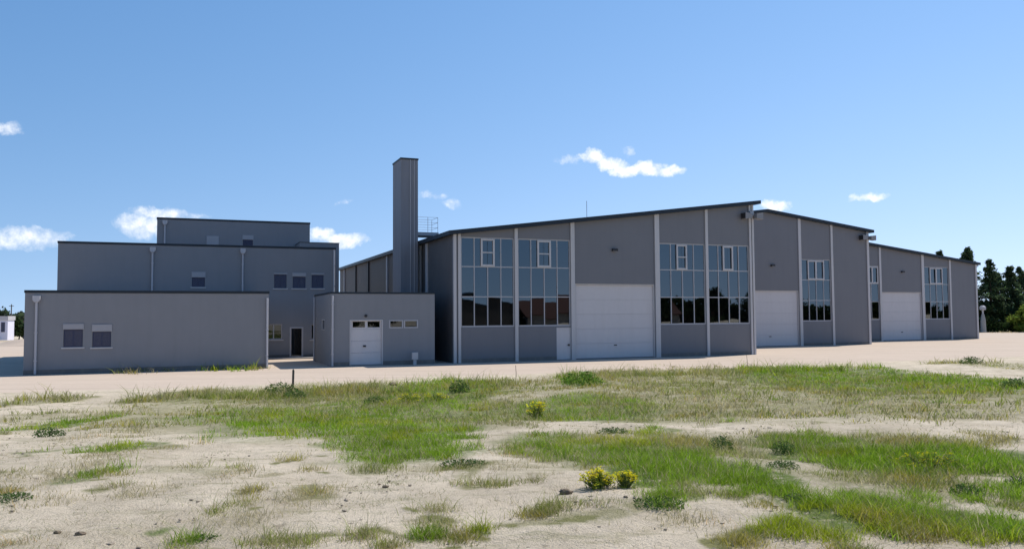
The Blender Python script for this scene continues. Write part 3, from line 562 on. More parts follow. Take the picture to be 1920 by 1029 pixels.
def downpipe(par, u, v, z0, z1, axis='u', hopper=True):
    mb = MB().tube([(u, v - .11, z0 + .05), (u, v - .11, z1 - (.30 if hopper else 0))], .065, 10)
    for z in np.arange(z0 + .8, z1 - .5, 1.6): mb.box(u - .085, u + .085, v - .19, v - .003, z - .025, z + .025)
    p = mb.build('downpipe', M['pipe'], par)
    if hopper: MB().prism([(u - .10, z1 - .36), (u + .10, z1 - .36), (u + .19, z1 - .22), (u + .19, z1), (u - .19, z1), (u - .19, z1 - .22)], v - .26, v - .004).build('hopper', M['pipe'], p, bevel=.008)
    return p
downpipe(bh, 8.34, AV0, 0, 4.55, hopper=False)
MB().tube([(A0 - .11, 59.3, .05), (A0 - .11, 59.3, 4.6)], .06, 10).build('downpipe', M['pipe'], bh)
pc = thing('meter_cabinet', 'small white cabinet on a stem in front of the small grey block', 'cabinet', 13.63, 52.0)
MB().box(13.43, 13.83, 51.85, 52.1, .35, .82).build('housing', M['white'], pc, bevel=.02)
MB().box(13.53, 13.73, 51.9, 52.06, 0, .349).build('stem', M['pipe'], pc)

ch = thing('chimney_tower', 'tall square grey clad chimney tower rising behind the small block', 'chimney', 15.3, 60.1)
C0, C1, CV0, CV1, CZ = 14.68, 16.02, 60.1, 62.75, 15.32
MB().box(C0, C1, CV0, CV1, 0, CZ - .12).build('shaft', M['tower'], ch)
MB().box(C0 - .04, C1 + .04, CV0 - .04, CV1 + .04, CZ - .12, CZ).build('cap', M['fascia'], ch)
for x in (15.42, 15.72): MB().box(x - .02, x + .02, CV0 - .05, CV0 - .002, 4.9, CZ - .13).build('cover_strip', M['pipe'], ch)
pl = MB().box(16.023, 17.75, 60.4, 62.2, 9.42, 9.68).build('platform', M['steel'], ch)
mb = MB(); zt = 10.85
for (u, v) in ((16.1, 60.45), (17.7, 60.45), (17.7, 62.15), (16.1, 62.15), (16.9, 60.45)): mb.tube([(u, v, 9.68), (u, v, zt)], .016, 6)
for z in (10.05, 10.45, zt): mb.tube([(16.1, 60.45, z), (17.7, 60.45, z), (17.7, 62.15, z), (16.1, 62.15, z)], .013, 6)
mb.build('railing', M['steel'], pl)

# ------------------------------------------------------------------ office building of stacked flat roofed blocks
ob = thing('office_building', 'dark grey office building of stacked flat roofed blocks on the left', 'building', -8.9, 53.)
def block(u0, u1, v0, v1, z0, z1, holes=(), edge=.16):
    MB().wall(u0, u1, z0, lambda u: z1 - edge, v0, .3, holes).build('front_wall', M['render'], ob)
    MB().wall(v0 + .3, v1, z0, lambda v: z1 - edge, u0, .3, axis='v').wall(v0 + .3, v1, z0, lambda v: z1 - edge, u1 - .3, .3, axis='v').wall(u0 + .3, u1 - .3, z0, lambda v: z1 - edge, v1 - .3, .3).build('side_wall', M['render'], ob)
    MB().box(u0 + .25, u1 - .25, v0 + .25, v1 - .25, z1 - .5, z1 - .3).build('roof', M['roof'], ob)
    e = MB(); o_ = .04
    e.box(u0 - o_, u1 + o_, v0 - o_, v0 + .34, z1 - edge + .003, z1).box(u0 - o_, u0 + .34, v0 + .34, v1, z1 - edge + .003, z1 - .002).box(u1 - .34, u1 + o_, v0 + .34, v1, z1 - edge + .003, z1 - .002).box(u0 + .34, u1 - .34, v1 - .34, v1, z1 - edge + .003, z1 - .002)
    e.build('roof_edge', M['fascia'], ob, bevel=.01)
def owin(u0, u1, z0, z1, v, shut=.0, box=.3, slats=True):
    f = MB(); t = .07
    f.box(u0, u1, v + .06, v + .14, z0, z0 + t).box(u0, u1, v + .06, v + .14, z1 - t, z1).box(u0, u0 + t, v + .062, v + .138, z0 + t, z1 - t).box(u1 - t, u1, v + .062, v + .138, z0 + t, z1 - t)
    f.box((u0 + u1) / 2 - .04, (u0 + u1) / 2 + .04, v + .064, v + .136, z0 + t, z1 - t)
    w_ = f.build('window', M['frame'] if not slats else M['shutter'], ob)
    MB().box(u0 + .02, u1 - .02, v + .115, v + .12, z0 + .02, z1 - .02).build('pane', M['darkglass'], w_)
    MB().box(u0 - .1, u1 + .1, v - .06, v - .003, z0 - .10, z0 - .02).build('sill', M['white'], w_, bevel=.008)
    if slats:
        s = MB(); z = z0 + .02
        while z < z1 - .02: s.box(u0 + .015, u1 - .015, v + .03, v + .05, z, min(z + .055, z1)); z += .068
        s.build('roller_shutter', M['shutter'], w_)
    if box: MB().box(u0 - .03, u1 + .05, v - .05, v - .003, z1 + .01, z1 + box).build('shutter_box', M['shutterbox'], w_, bevel=.01)
LW = [(-6.92, -5.93, 1.55, 2.56), (-5.43, -4.45, 1.52, 2.42)]
block(-8.9, 4.45, 53., 64.9, 0, 4.83, LW)
owin(*LW[0], 53., box=.33); owin(*LW[1], 53., box=.42)
MW = [(-.08, .82, 5.50, 6.20), (5.85, 6.78, 5.44, 6.50), (7.25, 8.22, 5.45, 6.35), (8.70, 9.62, 5.46, 6.50)]
GW = [(5.2, 6.48, 1.48, 2.66), (8.66, 9.6, 1.43, 2.62)]
DW = (7.05, 8.08, .06, 2.42)
block(-8.95, 10.55, 65., 81., 0, 8.70, MW + GW + [DW])
for q, bx in zip(MW, (.42, .12, .30, .14)): owin(*q, 65., box=bx)
for q in GW: owin(*q, 65., box=0, slats=False)
a, b, z0, z1 = DW
d = MB().box(a, a + .12, 64.97, 65.12, z0, z1).box(b - .12, b, 64.97, 65.12, z0, z1).box(a + .12, b - .12, 64.97, 65.12, z1 - .12, z1).box(a + .12, b - .12, 65.0, 65.1, z0, z0 + .1).build('door', M['frame'], ob, bevel=.006)
MB().box(a + .12, b - .12, 65.05, 65.06, z0 + .1, z1 - .12).build('pane', M['darkglass'], d)
MB().box(5.0, 10.2, 63.55, 64.9, .01, .09).build('doorstep', M['concrete'], ob, bevel=.01)
UW = [(1.08, 2.0, 8.72, 9.5), (4.05, 4.9, 8.9, 10.05)]
block(-2.92, 9.85, 75., 90., 8.4, 11.78, UW)
owin(*UW[0], 75., box=.8); owin(*UW[1], 75., box=.4)
block(8.6, 12.0, 72., 86., 0, 9.72, edge=.05)
base_shade(ob, [(-8.9, -8.38), (-8.22, 4.28)], 53.); base_shade(ob, [(4.46, 7.03), (8.1, 10.34)], 65.)
downpipe(ob, -8.3, 53., 0, 4.50); downpipe(ob, 4.36, 53., 0, 4.40, hopper=False)
downpipe(ob, -2.80, 65., 4.83, 8.38); downpipe(ob, 3.52, 65., 4.83, 8.42); downpipe(ob, 10.42, 65., .1, 8.5, hopper=False)
downpipe(ob, -2.3, 75., 8.7, 11.5)

# ------------------------------------------------------------------ plants
def leafcloud(name, P, Nn, size, colors, m, parent=None, loc=(0, 0, 0), aspect=1.6):
    # many small leaf faces: centres P, facing Nn
    n = len(P); size = np.broadcast_to(size, (n,))
    t = rng.normal(size=(n, 3)); t -= (t * Nn).sum(1, keepdims=True) * Nn; t /= np.linalg.norm(t, axis=1, keepdims=True) + 1e-9
    bt = np.cross(Nn, t)
    a = (size * aspect * .5)[:, None]; b = (size * .5)[:, None]
    V = np.stack([P - t * a, P + bt * b * .8, P + t * a, P - bt * b * .8], 1).reshape(-1, 3)
    me = bpy.data.meshes.new(name); me.vertices.add(4 * n); me.vertices.foreach_set('co', V.ravel())
    me.loops.add(4 * n); me.loops.foreach_set('vertex_index', np.arange(4 * n, dtype=np.int32))
    me.polygons.add(n); me.polygons.foreach_set('loop_start', np.arange(0, 4 * n, 4, dtype=np.int32))
    me.update()
    ca = me.color_attributes.new('Col', 'FLOAT_COLOR', 'POINT')
    c4 = np.ones((4 * n, 4), np.float32); c4[:, :3] = np.repeat(colors, 4, 0); ca.data.foreach_set('color', c4.ravel())
    me.materials.append(m); o = bpy.data.objects.new(name, me); COL.objects.link(o)
    if parent is not None: o.parent = parent
    else: o.location = loc
    return o
def unit(n):
    a = rng.normal(size=(n, 3)); return a / np.linalg.norm(a, axis=1, keepdims=True)
def tint(n, c, sp=.25):
    return np.clip(np.array(c)[None] * (1 + rng.normal(0, sp, (n, 1))) * (1 + rng.normal(0, .08, (n, 3))), .004, 1)
def root(name, label, cat, x, y, z=0, group=None):
    o = bpy.data.objects.new(name, None); COL.objects.link(o); o.location = (x, y, z); o.empty_display_size = .5
    return tag(o, label, cat, group)
def conifer(x, y, h, r, label, color=(.075, .112, .055), z=-.05, n=5200, group='dark conifers beyond the hall'):
    t = root('conifer_tree', label, 'tree', x, y, z, group)
    MB().tube([(0, 0, 0), (.05, 0, h * .5), (0, .03, h * .97)], [r * .10, r * .06, .03], 8).build('trunk', M['bark'], t)
    P = []; Nn = []; C = []
    whorls = int(h * 2.2); per = n // (whorls * 7)
    for k in range(whorls):
        f = (k + random.random() * .6) / whorls; zc = h * (.06 + .93 * f)
        rl = r * (1 - f) ** .62 * random.uniform(.6, 1.2) + .12
        for q in range(7):
            a = random.uniform(0, 6.283); L_ = rl * random.uniform(.65, 1.12); droop = random.uniform(-.35, .12)
            s = rng.uniform(.12, 1, per) ** .7
            p = np.stack([np.cos(a) * s * L_, np.sin(a) * s * L_, zc + droop * s * L_ + rng.normal(0, .16, per)], 1)
            p[:, :2] += rng.normal(0, .13 * L_ ** .5, (per, 2))
            P.append(p); nn = unit(per); nn[:, 2] = np.abs(nn[:, 2]) + .4; Nn.append(nn / np.linalg.norm(nn, axis=1, keepdims=True))
            C.append(tint(per, color, .25) * random.uniform(.7, 1.35))
    P, Nn, C = np.concatenate(P), np.concatenate(Nn), np.concatenate(C)
    leafcloud('crown', P, Nn, rng.uniform(.16, .38, len(P)), C, M['leaf'], t, aspect=2.2)
    return t
def broadleaf(name, x, y, h, r, label, color, z=-.05, n=4200, trunk=.3, lf=.28, cat='tree', group=None, lumps=16):
    t = root(name, label, cat, x, y, z, group)
    mb = MB().tube([(0, 0, 0), (.06, .02, h * trunk), (.0, 0, h * .75)], [r * .07, r * .05, r * .02], 8)
    P = []; Nn = []; C = []
    for k in range(lumps):
        a = random.uniform(0, 6.283); f = random.random(); zc = h * (trunk + (1 - trunk) * f * .88); rr = r * math.sqrt(random.uniform(.05, 1)) * (1.05 - .75 * f)
        c = np.array([math.cos(a) * rr, math.sin(a) * rr, zc]); lr = r * random.uniform(.28, .48)
        mb.tube([(0, 0, h * trunk * random.uniform(.5, 1.2)), tuple(c * .6 + np.array([0, 0, h * .12])), tuple(c)], [r * .03, r * .02, .01], 5)
        m_ = n // lumps; d = unit(m_); s = rng.uniform(.35, 1.1, m_)[:, None]
        p = c + d * s * lr * np.array([1, 1, .8]); P.append(p); nn = d + unit(m_) * .8; Nn.append(nn / np.linalg.norm(nn, axis=1, keepdims=True))
        C.append(tint(m_, color, .22) * random.uniform(.75, 1.3))
    mb.build('trunk', M['bark'], t)
    P, Nn, C = np.concatenate(P), np.concatenate(Nn), np.concatenate(C); P[:, 2] = np.maximum(P[:, 2], .05)
    leafcloud('crown', P, Nn, rng.uniform(.6, 1.3, len(P)) * lf, C, M['leaf'], t)
    return t
# right edge
conifer(75.6, 133.6, 14.0, 3.6, 'tall dark conifer partly hidden by the right end of the hall', n=7000)
conifer(79.6, 134.5, 12.0, 3.6, 'dark pointed conifer in the gap right of the hall')
conifer(82.0, 136.5, 10.2, 3.2, 'shorter dark conifer leaning against its taller neighbour')
conifer(84.5, 137.0, 11.2, 3.0, 'dark conifer at the right edge of the photo')
conifer(87.5, 139., 11.0, 2.7, 'dark conifer furthest to the right')
conifer(73.0, 141., 11.5, 3.0, 'dark conifer directly behind the end wall of the hall')
conifer(71.1, 134.0, 13.5, 2.0, 'conifer whose tip alone shows above the hall roof')
for x, y, h_, r_, lb in ((77.2, 132.5, 5.5, 2.2, 'dark low bushy tree between the hall and the first conifers'), (80.0, 133.8, 5.0, 2.0, 'dark bushy tree at the foot of the pointed conifer'), (86.0, 134.5, 5.4, 2.4, 'dark bushy tree behind the bright green shrub')):
    broadleaf('bushy_tree', x, y, h_, r_, lb, (.035, .055, .022), trunk=.1, lf=.32, group='dark undergrowth trees right of the hall')
broadleaf('green_shrub', 82.6, 130.2, 4.9, 2.5, 'bright yellow green shrub standing at the right edge of the yard', (.15, .20, .035), trunk=.08, lf=.30, cat='shrub', n=5200, lumps=22)
hx = np.linspace(74, 96, 24)
P = np.stack([rng.uniform(76.2, 96, 3600), rng.uniform(130.2, 131.8, 3600), rng.uniform(0, 1.5, 3600) ** 1.1], 1)
tag(leafcloud('hedge', P, unit(3600), rng.uniform(.16, .34, 3600), tint(3600, (.045, .075, .025), .3), M['leaf']), 'low dark green hedge along the foot of the shrub', 'hedge')
# white standpipe at the corner
x, y = 75.35, 129.5
sp = root('standpipe', 'white post with a wide round head beside the far corner of the hall', 'post', x, y)
MB().tube([(0, 0, 0), (0, 0, 1.9), (0, 0, 2.9)], [.42, .36, .20], 12).build('pedestal', M['concrete'], sp, smooth=False)
MB().tube([(0, 0, 2.9), (0, 0, 3.5)], .13, 10).build('neck', M['white'], sp)
MB().tube([(0, 0, 3.5), (0, 0, 3.62), (0, 0, 4.05), (0, 0, 4.3)], [.2, .46, .46, .2], 14).build('head', M['frame'], sp)
fw = root('low_wall', 'low pale wall between the hall corner and the shrub', 'wall', 77.2, 131.9)
MB().box(-1.6, 2.2, -.1, .1, 0, 1.9).build('wall_body', M['plaster'], fw); MB().box(-1.7, 2.3, -.15, .15, 1.9, 2.02).build('coping', M['concrete'], fw)
# left edge
cab = root('site_cabin', 'white site cabin with tall windows at the left edge of the photo', 'cabin', -74.1, 116)
MB().box(-3.4, 1.75, 0, 1.5, .15, 3.0).build('body', M['lilac'], cab); MB().box(-3.5, 1.85, -.1, 1.6, 3.0, 3.6).build('roof', M['white'], cab)
for k in range(4):
    c = 1.1 - k * 1.25
    f = MB().box(c - .36, c + .36, -.04, -.003, 1.25, 2.8).build('window', M['lilac'], cab); MB().box(c - .28, c + .28, -.06, -.041, 1.32, 2.72).build('pane', M['shutter'], f)
fe = root('board_fence', 'grey brown board fence beside the white cabin', 'fence', -75.0, 124.)
mb = MB()
for k in range(22): mb.box(k * .21, k * .21 + .19, 0, .03, .1, 2.95 + random.uniform(-.08, .08))
mb.build('boards', M['wood'], fe)
for k in (0, 2.2, 4.4): MB().box(k, k + .1, .03, .14, 0, 2.9).build('fence_post', M['wood'], fe)
for i, (x, y, h_, r_, lb) in enumerate(((-71.2, 120.5, 4.2, 1.7, 'green bushy tree between board fence and office corner'), (-80, 150, 5.5, 3.6, 'tree behind the board fence'), (-88, 152, 5.6, 3.8, 'tree behind the white cabin'), (-96, 150, 5.4, 3.8, 'tree at the far left edge'), (-78, 128, 4.0, 1.8, 'small green tree rising over the board fence'))):
    broadleaf('background_tree', x, y, h_, r_, lb, (.06, .09, .035) if i in (0, 4) else (.045, .065, .035), trunk=.15, lf=.34, n=3000, group='trees at the left edge')
po = root('utility_pole', 'thin wooden utility pole behind the trees at the left', 'pole', -75.6, 122)
MB().tube([(0, 0, 0), (0, 0, 5.4)], [.1, .07], 8).build('shaft', M['wood'], po); MB().box(-.35, .35, -.05, .05, 5.1, 5.18).build('crossarm', M['wood'], po)
# distant wood on the horizon behind everything
aa = np.radians(np.concatenate([rng.uniform(-48, -18, 7000), rng.uniform(24, 50, 5000)])); rr = rng.uniform(420, 470, len(aa))
P = np.stack([rr * np.sin(aa), rr * np.cos(aa), rng.uniform(0, 1, len(aa)) ** .8 * (4 + 3.5 * vnoise(aa * 400, aa * 0, 2., 31))], 1)
tag(leafcloud('distant_wood', P, unit(len(P)), rng.uniform(1.2, 2.4, len(P)), tint(len(P), (.05, .07, .045), .25), M['leaf']), 'far wood along the horizon', 'wood', kind='stuff')

# what the hall windows mirror: a barn, a red roofed house and trees across the field
bn = thing('dark_barn', 'dark boarded barn across the field, mirrored in the left hall windows', 'barn', 49, -40)
MB().prism([(41, 0), (58, 0), (58, 5.6), (49.5, 6.9), (41, 5.6)], -50, -40).build('body', M['barn'], bn)
MB().prism([(40.6, 5.55), (49.5, 6.93), (58.4, 5.55), (58.4, 5.8), (49.5, 7.2), (40.6, 5.8)], -50.4, -39.6).build('roof', M['fascia'], bn)
ho = thing('red_roofed_house', 'long house with dull red roof across the field, mirrored in the hall windows', 'house', 77, -40)
MB().box(63, 92, -50, -40, 0, 3.1).build('wall', M['plaster'], ho)
MB().prism([(-39.4, 3.0), (-45, 6.2), (-50.6, 3.0), (-50.6, 3.2), (-45, 6.5), (-39.4, 3.2)], 62.5, 92.5, axis='u').build('roof', M['redroof'], ho)
for k in range(7):
    f = MB().box(65 + k * 3.8, 66.4 + k * 3.8, -40 + .003, -39.95, 1, 2.4).build('window', M['frame'], ho)
    MB().box(65.1 + k * 3.8, 66.3 + k * 3.8, -39.95, -39.94, 1.1, 2.3).build('pane', M['darkglass'], f)
nS = 9000; us = rng.uniform(94, 235, nS); top = 3.2 + 3.6 * vnoise(us, us * 0, 5., 77)
sxx, syy = uv(us, -52 + rng.uniform(-3, 3, nS))
tag(leafcloud('field_scrub', np.stack([sxx, syy, rng.uniform(0, 1, nS) * top], 1), unit(nS), rng.uniform(.8, 1.6, nS), tint(nS, (.035, .05, .02), .3), M['leaf']), 'thick scrub across the field, mirrored in the right hall windows', 'scrub', kind='stuff')
for i, u in enumerate((26, 33, 60, 97, 104, 111, 119, 128, 138, 148, 157, 168, 180, 193, 206, 220)):
    x, y = uv(u, -46 + random.uniform(-4, 4))
    broadleaf('field_tree', x, y, random.uniform(6, 8.5), random.uniform(3.2, 4.4), 'dark green tree across the field, mirrored in the hall windows', (.04, .055, .025), trunk=.15, lf=.5, n=1500, group='trees across the field mirrored in the windows')

# ------------------------------------------------------------------ grass: blades growing in tufts over the patches
def blades(name, bx, by, hgt, lean, az, wid, col, label, bz=None):
    n = len(bx); z0 = (T(bx, by) if bz is None else bz) - .015
    dx, dy = np.cos(az), np.sin(az); fa = az + rng.uniform(-1.2, 1.2, n) + np.pi / 2
    wx, wy = np.cos(fa) * wid / 2, np.sin(fa) * wid / 2
    mh, ml = hgt * .55, lean * .35
    V = np.zeros((n, 5, 3))
    V[:, 0] = np.stack([bx - wx, by - wy, z0], 1); V[:, 1] = np.stack([bx + wx, by + wy, z0], 1)
    V[:, 2] = np.stack([bx + dx * ml + wx * .75, by + dy * ml + wy * .75, z0 + mh], 1)
    V[:, 3] = np.stack([bx + dx * ml - wx * .75, by + dy * ml - wy * .75, z0 + mh], 1)
    V[:, 4] = np.stack([bx + dx * lean, by + dy * lean, z0 + hgt], 1)
    me = bpy.data.meshes.new(name); me.vertices.add(5 * n); me.vertices.foreach_set('co', V.ravel())
    b = np.arange(n)[:, None] * 5
    li = (b + np.array([0, 1, 2, 3, 3, 2, 4])[None]).ravel().astype(np.int32)
    me.loops.add(7 * n); me.loops.foreach_set('vertex_index', li)
    ls = (np.arange(n)[:, None] * 7 + np.array([0, 4])[None]).ravel().astype(np.int32)
    me.polygons.add(2 * n); me.polygons.foreach_set('loop_start', ls); me.update()
    ca = me.color_attributes.new('Col', 'FLOAT_COLOR', 'POINT')
    c4 = np.ones((n, 5, 4), np.float32); c4[:, :, :3] = col[:, None, :]; ca.data.foreach_set('color', c4.ravel())
    me.materials.append(M['grass']); o = bpy.data.objects.new(name, me); COL.objects.link(o)
    return tag(o, label, None, kind='stuff')
GREEN, OLIVE, STRAW = (.225, .345, .028), (.255, .29, .06), (.46, .40, .22)
def sow(kinds, per, label, name):
    A = [[] for _ in range(7)]
    for (cx, cy, rx, ry, d, k, npx) in PATCH:
        if k not in kinds: continue
        dist = math.hypot(cx, cy)
        nt = int(npx * per * d * 1.5 / 6) + 4
        r_ = np.sqrt(rng.uniform(0, 1, nt)) * 1.18; a = rng.uniform(0, 6.283, nt)
        tx, ty = cx + rx * r_ * np.cos(a), cy + ry * r_ * np.sin(a)
        keep = (fbm(tx, ty, max(.45, dist * .05), 40) + .85 * fbm(tx, ty, max(.22, dist * .016), 50) - .425) > (.27 + .34 * np.clip(r_ - .45, 0, 1) + (.0 if k == 'g' else .06) + (.13 * (1 - min(d, 1))))
        keep &= rng.uniform(0, 1, nt) > track(tx, ty) * 1.05
        tx, ty = tx[keep], ty[keep]; nt = len(tx)
        if nt == 0: continue
        nb = 7; tx, ty = np.repeat(tx, nb), np.repeat(ty, nb); n = nt * nb
        sprd = {'g': .05, 'o': .07, 'd': .09}[k] * (1 + dist / 25)
        bx, by = tx + rng.normal(0, sprd, n), ty + rng.normal(0, sprd, n)
        vig = np.repeat(rng.uniform(.45, 1.0, nt) * (1 + .9 * (rng.uniform(0, 1, nt) < .10)) * (.6 + .9 * fbm(tx[::nb], ty[::nb], .5, 44)), nb)
        h = rng.uniform(.04, .12, n) * vig * {'g': 1.0, 'o': .95, 'd': .8}[k] * (1 + min(dist, 40) / 50)
        v_ = -bx * SA + by * CA
        h = h * np.where((v_ > 33) & (v_ < 40), 2.0, np.where(v_ > 45, 2.6, 1))
        lean = h * rng.uniform(.2, 1.5, n); az_ = rng.uniform(0, 6.283, n)
        wd = np.maximum(.0055, dist * .00062) * rng.uniform(.7, 1.4, n)
        base = {'g': GREEN, 'o': OLIVE, 'd': STRAW}[k]
        c = np.array(base)[None] * np.repeat(rng.uniform(.7, 1.25, (nt, 1)), nb, 0) * (1 + rng.normal(0, .12, (n, 1)))
        big = fbm(bx, by, 1.6, 66) * .6 + fbm(bx, by, .5, 67) * .4
        c = c * (.55 + .95 * big)[:, None]
        dry = np.repeat(rng.uniform(0, 1, nt), nb) * .5 + rng.uniform(0, 1, n) * .5
        thr = {'g': .74, 'o': .55, 'd': .35}[k] - .35 * (fbm(bx, by, 1.3, 88) - .45)
        m_ = (dry > thr)[:, None]
        c = np.where(m_, np.array(STRAW)[None] * rng.uniform(.6, 1.15, (n, 1)), c)
        yel = (fbm(bx, by, 1.1, 70) > .60)[:, None] & ~m_
        c = np.where(yel, c * np.array([[1.35, 1.05, .9]]), c)
        for L_, q in zip(A, (bx, by, h, lean, az_, wd, np.clip(c, .003, .9))): L_.append(q)
    bx, by, h, lean, az_, wd, c = [np.concatenate(q) for q in A]
    return blades(name, bx, by, h, lean, az_, wd, c, label)
sow('g', 1.7, 'bright green grass growing in patches over the sandy field', 'green_grass')
sow('o', 2.0, 'olive mixed grass and weeds along the verge and between the sand', 'rough_grass')
sow('d', 1.5, 'dry straw coloured grass in tufts on the sand', 'dry_grass')
# thin scattered stalks over the bare sand
n = 11000
yy_ = 5.5 * np.exp(rng.uniform(0, 1, n) * math.log(38 / 5.5)); xx_ = yy_ * rng.uniform(-.70, .70, n)
vv_ = -xx_ * SA + yy_ * CA
k_ = (vv_ < 38) & (fbm(xx_, yy_, 1.1, 90) + .5 * fbm(xx_, yy_, .28, 92) > .74)
xx_, yy_ = xx_[k_], yy_[k_]; nb = 5; n = len(xx_) * nb
bx = np.repeat(xx_, nb) + rng.normal(0, .05, n); by = np.repeat(yy_, nb) + rng.normal(0, .05, n)
h = rng.uniform(.02, .065, n); dist = np.hypot(bx, by)
mixc = (np.repeat(rng.uniform(0, 1, len(xx_)), nb) < .42)[:, None]
c = np.where(mixc, np.array([(.17, .20, .06)]), np.array([(.38, .32, .20)])) * rng.uniform(.65, 1.3, (n, 1))
blades('sparse_stalks', bx, by, h, h * rng.uniform(.6, 2.6, n), rng.uniform(0, 6.283, n), np.maximum(.004, dist * .0005), c, 'thin dead and green stalks scattered over bare sand')

# clods and pebbles on the sand
n = 1500
py_ = 6 * np.exp(rng.uniform(0, 1, n) * math.log(34 / 6)); px_ = py_ * rng.uniform(-.7, .7, n)
k_ = (-px_ * SA + py_ * CA < 37) & (fbm(px_, py_, 1.6, 120) > .47); px_, py_ = px_[k_], py_[k_]
bm = bmesh.new()
ico = bmesh.new(); bmesh.ops.create_icosphere(ico, subdivisions=1, radius=1); iv = np.array([v.co[:] for v in ico.verts]); ifc = [[v.index for v in f.verts] for f in ico.faces]; ico.free()
VV = []; FF = []
for i, (x, y) in enumerate(zip(px_, py_)):
    s = random.uniform(.008, .022) * (1 + (random.random() < .05) * .8)
    q = iv * (1 + rng.normal(0, .18, (len(iv), 1))) * np.array([s * random.uniform(.8, 1.6), s * random.uniform(.8, 1.4), s * random.uniform(.5, .8)])
    VV.append(q + np.array([x, y, float(T(x, y)) + s * .2])); FF += [[j + i * len(iv) for j in f] for f in ifc]
me = bpy.data.meshes.new('pebbles'); me.from_pydata(np.concatenate(VV).tolist(), [], FF); me.update()
me.materials.append(mat('pebble', (.27, .225, .17), .95, var=.4, vscale=3)); o = bpy.data.objects.new('pebbles', me); COL.objects.link(o)
tag(o, 'small clods and pebbles lying over the sand', None, kind='stuff')
# bigger clods one can point at
def clod(x, y, s, label, colr='wood'):
    bm = bmesh.new(); bmesh.ops.create_icosphere(bm, subdivisions=3, radius=1)
    for v in bm.verts:
        p = v.co; k = 1 + .22 * math.sin(p.x * 4 + x) * math.cos(p.y * 5 + y) + .12 * math.sin(p.z * 9 + p.x * 7)
        v.co = Vector((p.x * s * 1.3 * k, p.y * s * k, p.z * s * .62 * k))
    me = bpy.data.meshes.new('clod'); bm.to_mesh(me); bm.free(); me.shade_smooth(); me.materials.append(M[colr])
    o = bpy.data.objects.new('clod', me); COL.objects.link(o); o.location = (x, y, float(T(x, y)) + s * .25)
    tag(o, label, 'clod', 'dark clods of earth on the field')
M['earth'] = mat('dark_earth', (.17, .13, .09), .95, var=.35, vscale=30, bump=.8, bscale=60)
clod(.58, 9.1, .055, 'dark clod of earth on bare sand in front of the two yellow clumps', 'earth')
clod(-4.1, 7.75, .038, 'dark clod of earth on the sand near the lower left corner', 'earth')
clod(-4.4, 7.9, .027, 'smallest dark clod near the lower left corner', 'earth')
clod(-5.5, 37.3, .17, 'brown clod of earth at the edge of the pale yard', 'earth')
clod(-1.55, 9.9, .03, 'dark clod of earth on bare sand left of the middle', 'earth')

# single weeds
def weed(x, y, h, r, label, color=(.05, .10, .03), flowers=0, n=480, name='weed_plant', cat='plant', group='leafy weeds on the field'):
    if not flowers: h *= .8; r *= 1.15
    t = root(name, label, cat, x, y, float(T(x, y)) - .01, group)
    a = rng.uniform(0, 6.283, n); f = rng.uniform(0.0, 1, n); rr = r * 1.05 * np.sqrt(rng.uniform(0, 1, n))
    lump = 1 if not flowers else .75 + .3 * np.sin(a * 3 + x * 7)
    rr = rr * lump
    P = np.stack([np.cos(a) * rr, np.sin(a) * rr, h * (.8 if flowers else 1) * f * np.sqrt(np.clip(1 - (rr / (r * 1.15)) ** 2, .05, 1))], 1)
    nn = unit(n); nn[:, 2] = np.abs(nn[:, 2]) * .8; nn /= np.linalg.norm(nn, axis=1, keepdims=True)
    leafcloud('foliage', P, nn, rng.uniform(.07, .16, n) * (h + r) * .38, tint(n, color, .25), M['leaf'], t, aspect=2.6)
    mb = MB()
    for k in range(9):
        q = random.uniform(0, 6.283); s = random.uniform(.3, .8)
        mb.tube([(0, 0, 0), (math.cos(q) * r * s * .5, math.sin(q) * r * s * .5, h * .5), (math.cos(q) * r * s, math.sin(q) * r * s, h * .85)], [.006, .005, .003], 5)
    mb.build('stems', M['stem'], t)
    if flowers:
        nh = max(14, flowers // 2); P = []; sb = MB()
        for k in range(nh):
            q = random.uniform(0, 6.283); s = math.sqrt(random.random()); L_ = h * random.uniform(.55, 1.12) * (1 - .28 * s)
            tip = np.array([math.cos(q) * r * s * 1.15, math.sin(q) * r * s * 1.15, L_])
            sb.tube([(tip[0] * .25, tip[1] * .25, 0), (tip[0] * .75, tip[1] * .75, L_ * .6), tuple(tip)], [.005, .004, .003], 5)
            P.append(tip + rng.normal(0, 1, (random.randint(6, 13), 3)) * np.array([.028, .028, .012]) * (h / .27))
        sb.build('flower_stems', M['stem'], t)
        P = np.concatenate(P); nn = unit(len(P)); nn[:, 2] = np.abs(nn[:, 2]) + .8; nn /= np.linalg.norm(nn, axis=1, keepdims=True)
        f_ = leafcloud('flowers', P, nn, rng.uniform(.018, .036, len(P)) * (h / .27), tint(len(P), (.60, .54, .03), .2), M['leaf'], t, aspect=1.2)
        f_['kind'] = 'stuff'
    return t
M['stem'] = mat('green_stem', (.09, .13, .04), .8)
YG = 'yellow flowering clumps on the field'
weed(.98, 9.35, .215, .18, 'larger of the two bright yellow flowering clumps at the near edge of the green grass', (.22, .27, .04), 150, 420, 'flowering_clump', 'plant', YG)
weed(1.29, 9.36, .20, .12, 'narrower bright yellow flowering clump just right of the larger one', (.22, .27, .04), 90, 300, 'flowering_clump', 'plant', YG)
weed(-3.6, 28.6, .35, .5, 'yellow flowering clump in the verge right of the wooden stake', (.22, .27, .04), 60, 320, 'flowering_clump', 'plant', YG)
weed(-2.75, 28.9, .30, .42, 'small yellow flowering clump in the verge below the white cabinet', (.22, .27, .04), 45, 280, 'flowering_clump', 'plant', YG)
weed(.61, 21.65, .5, .26, 'upright yellow flowering clump in the middle of the verge', (.22, .27, .04), 45, 320, 'flowering_clump', 'plant', YG)
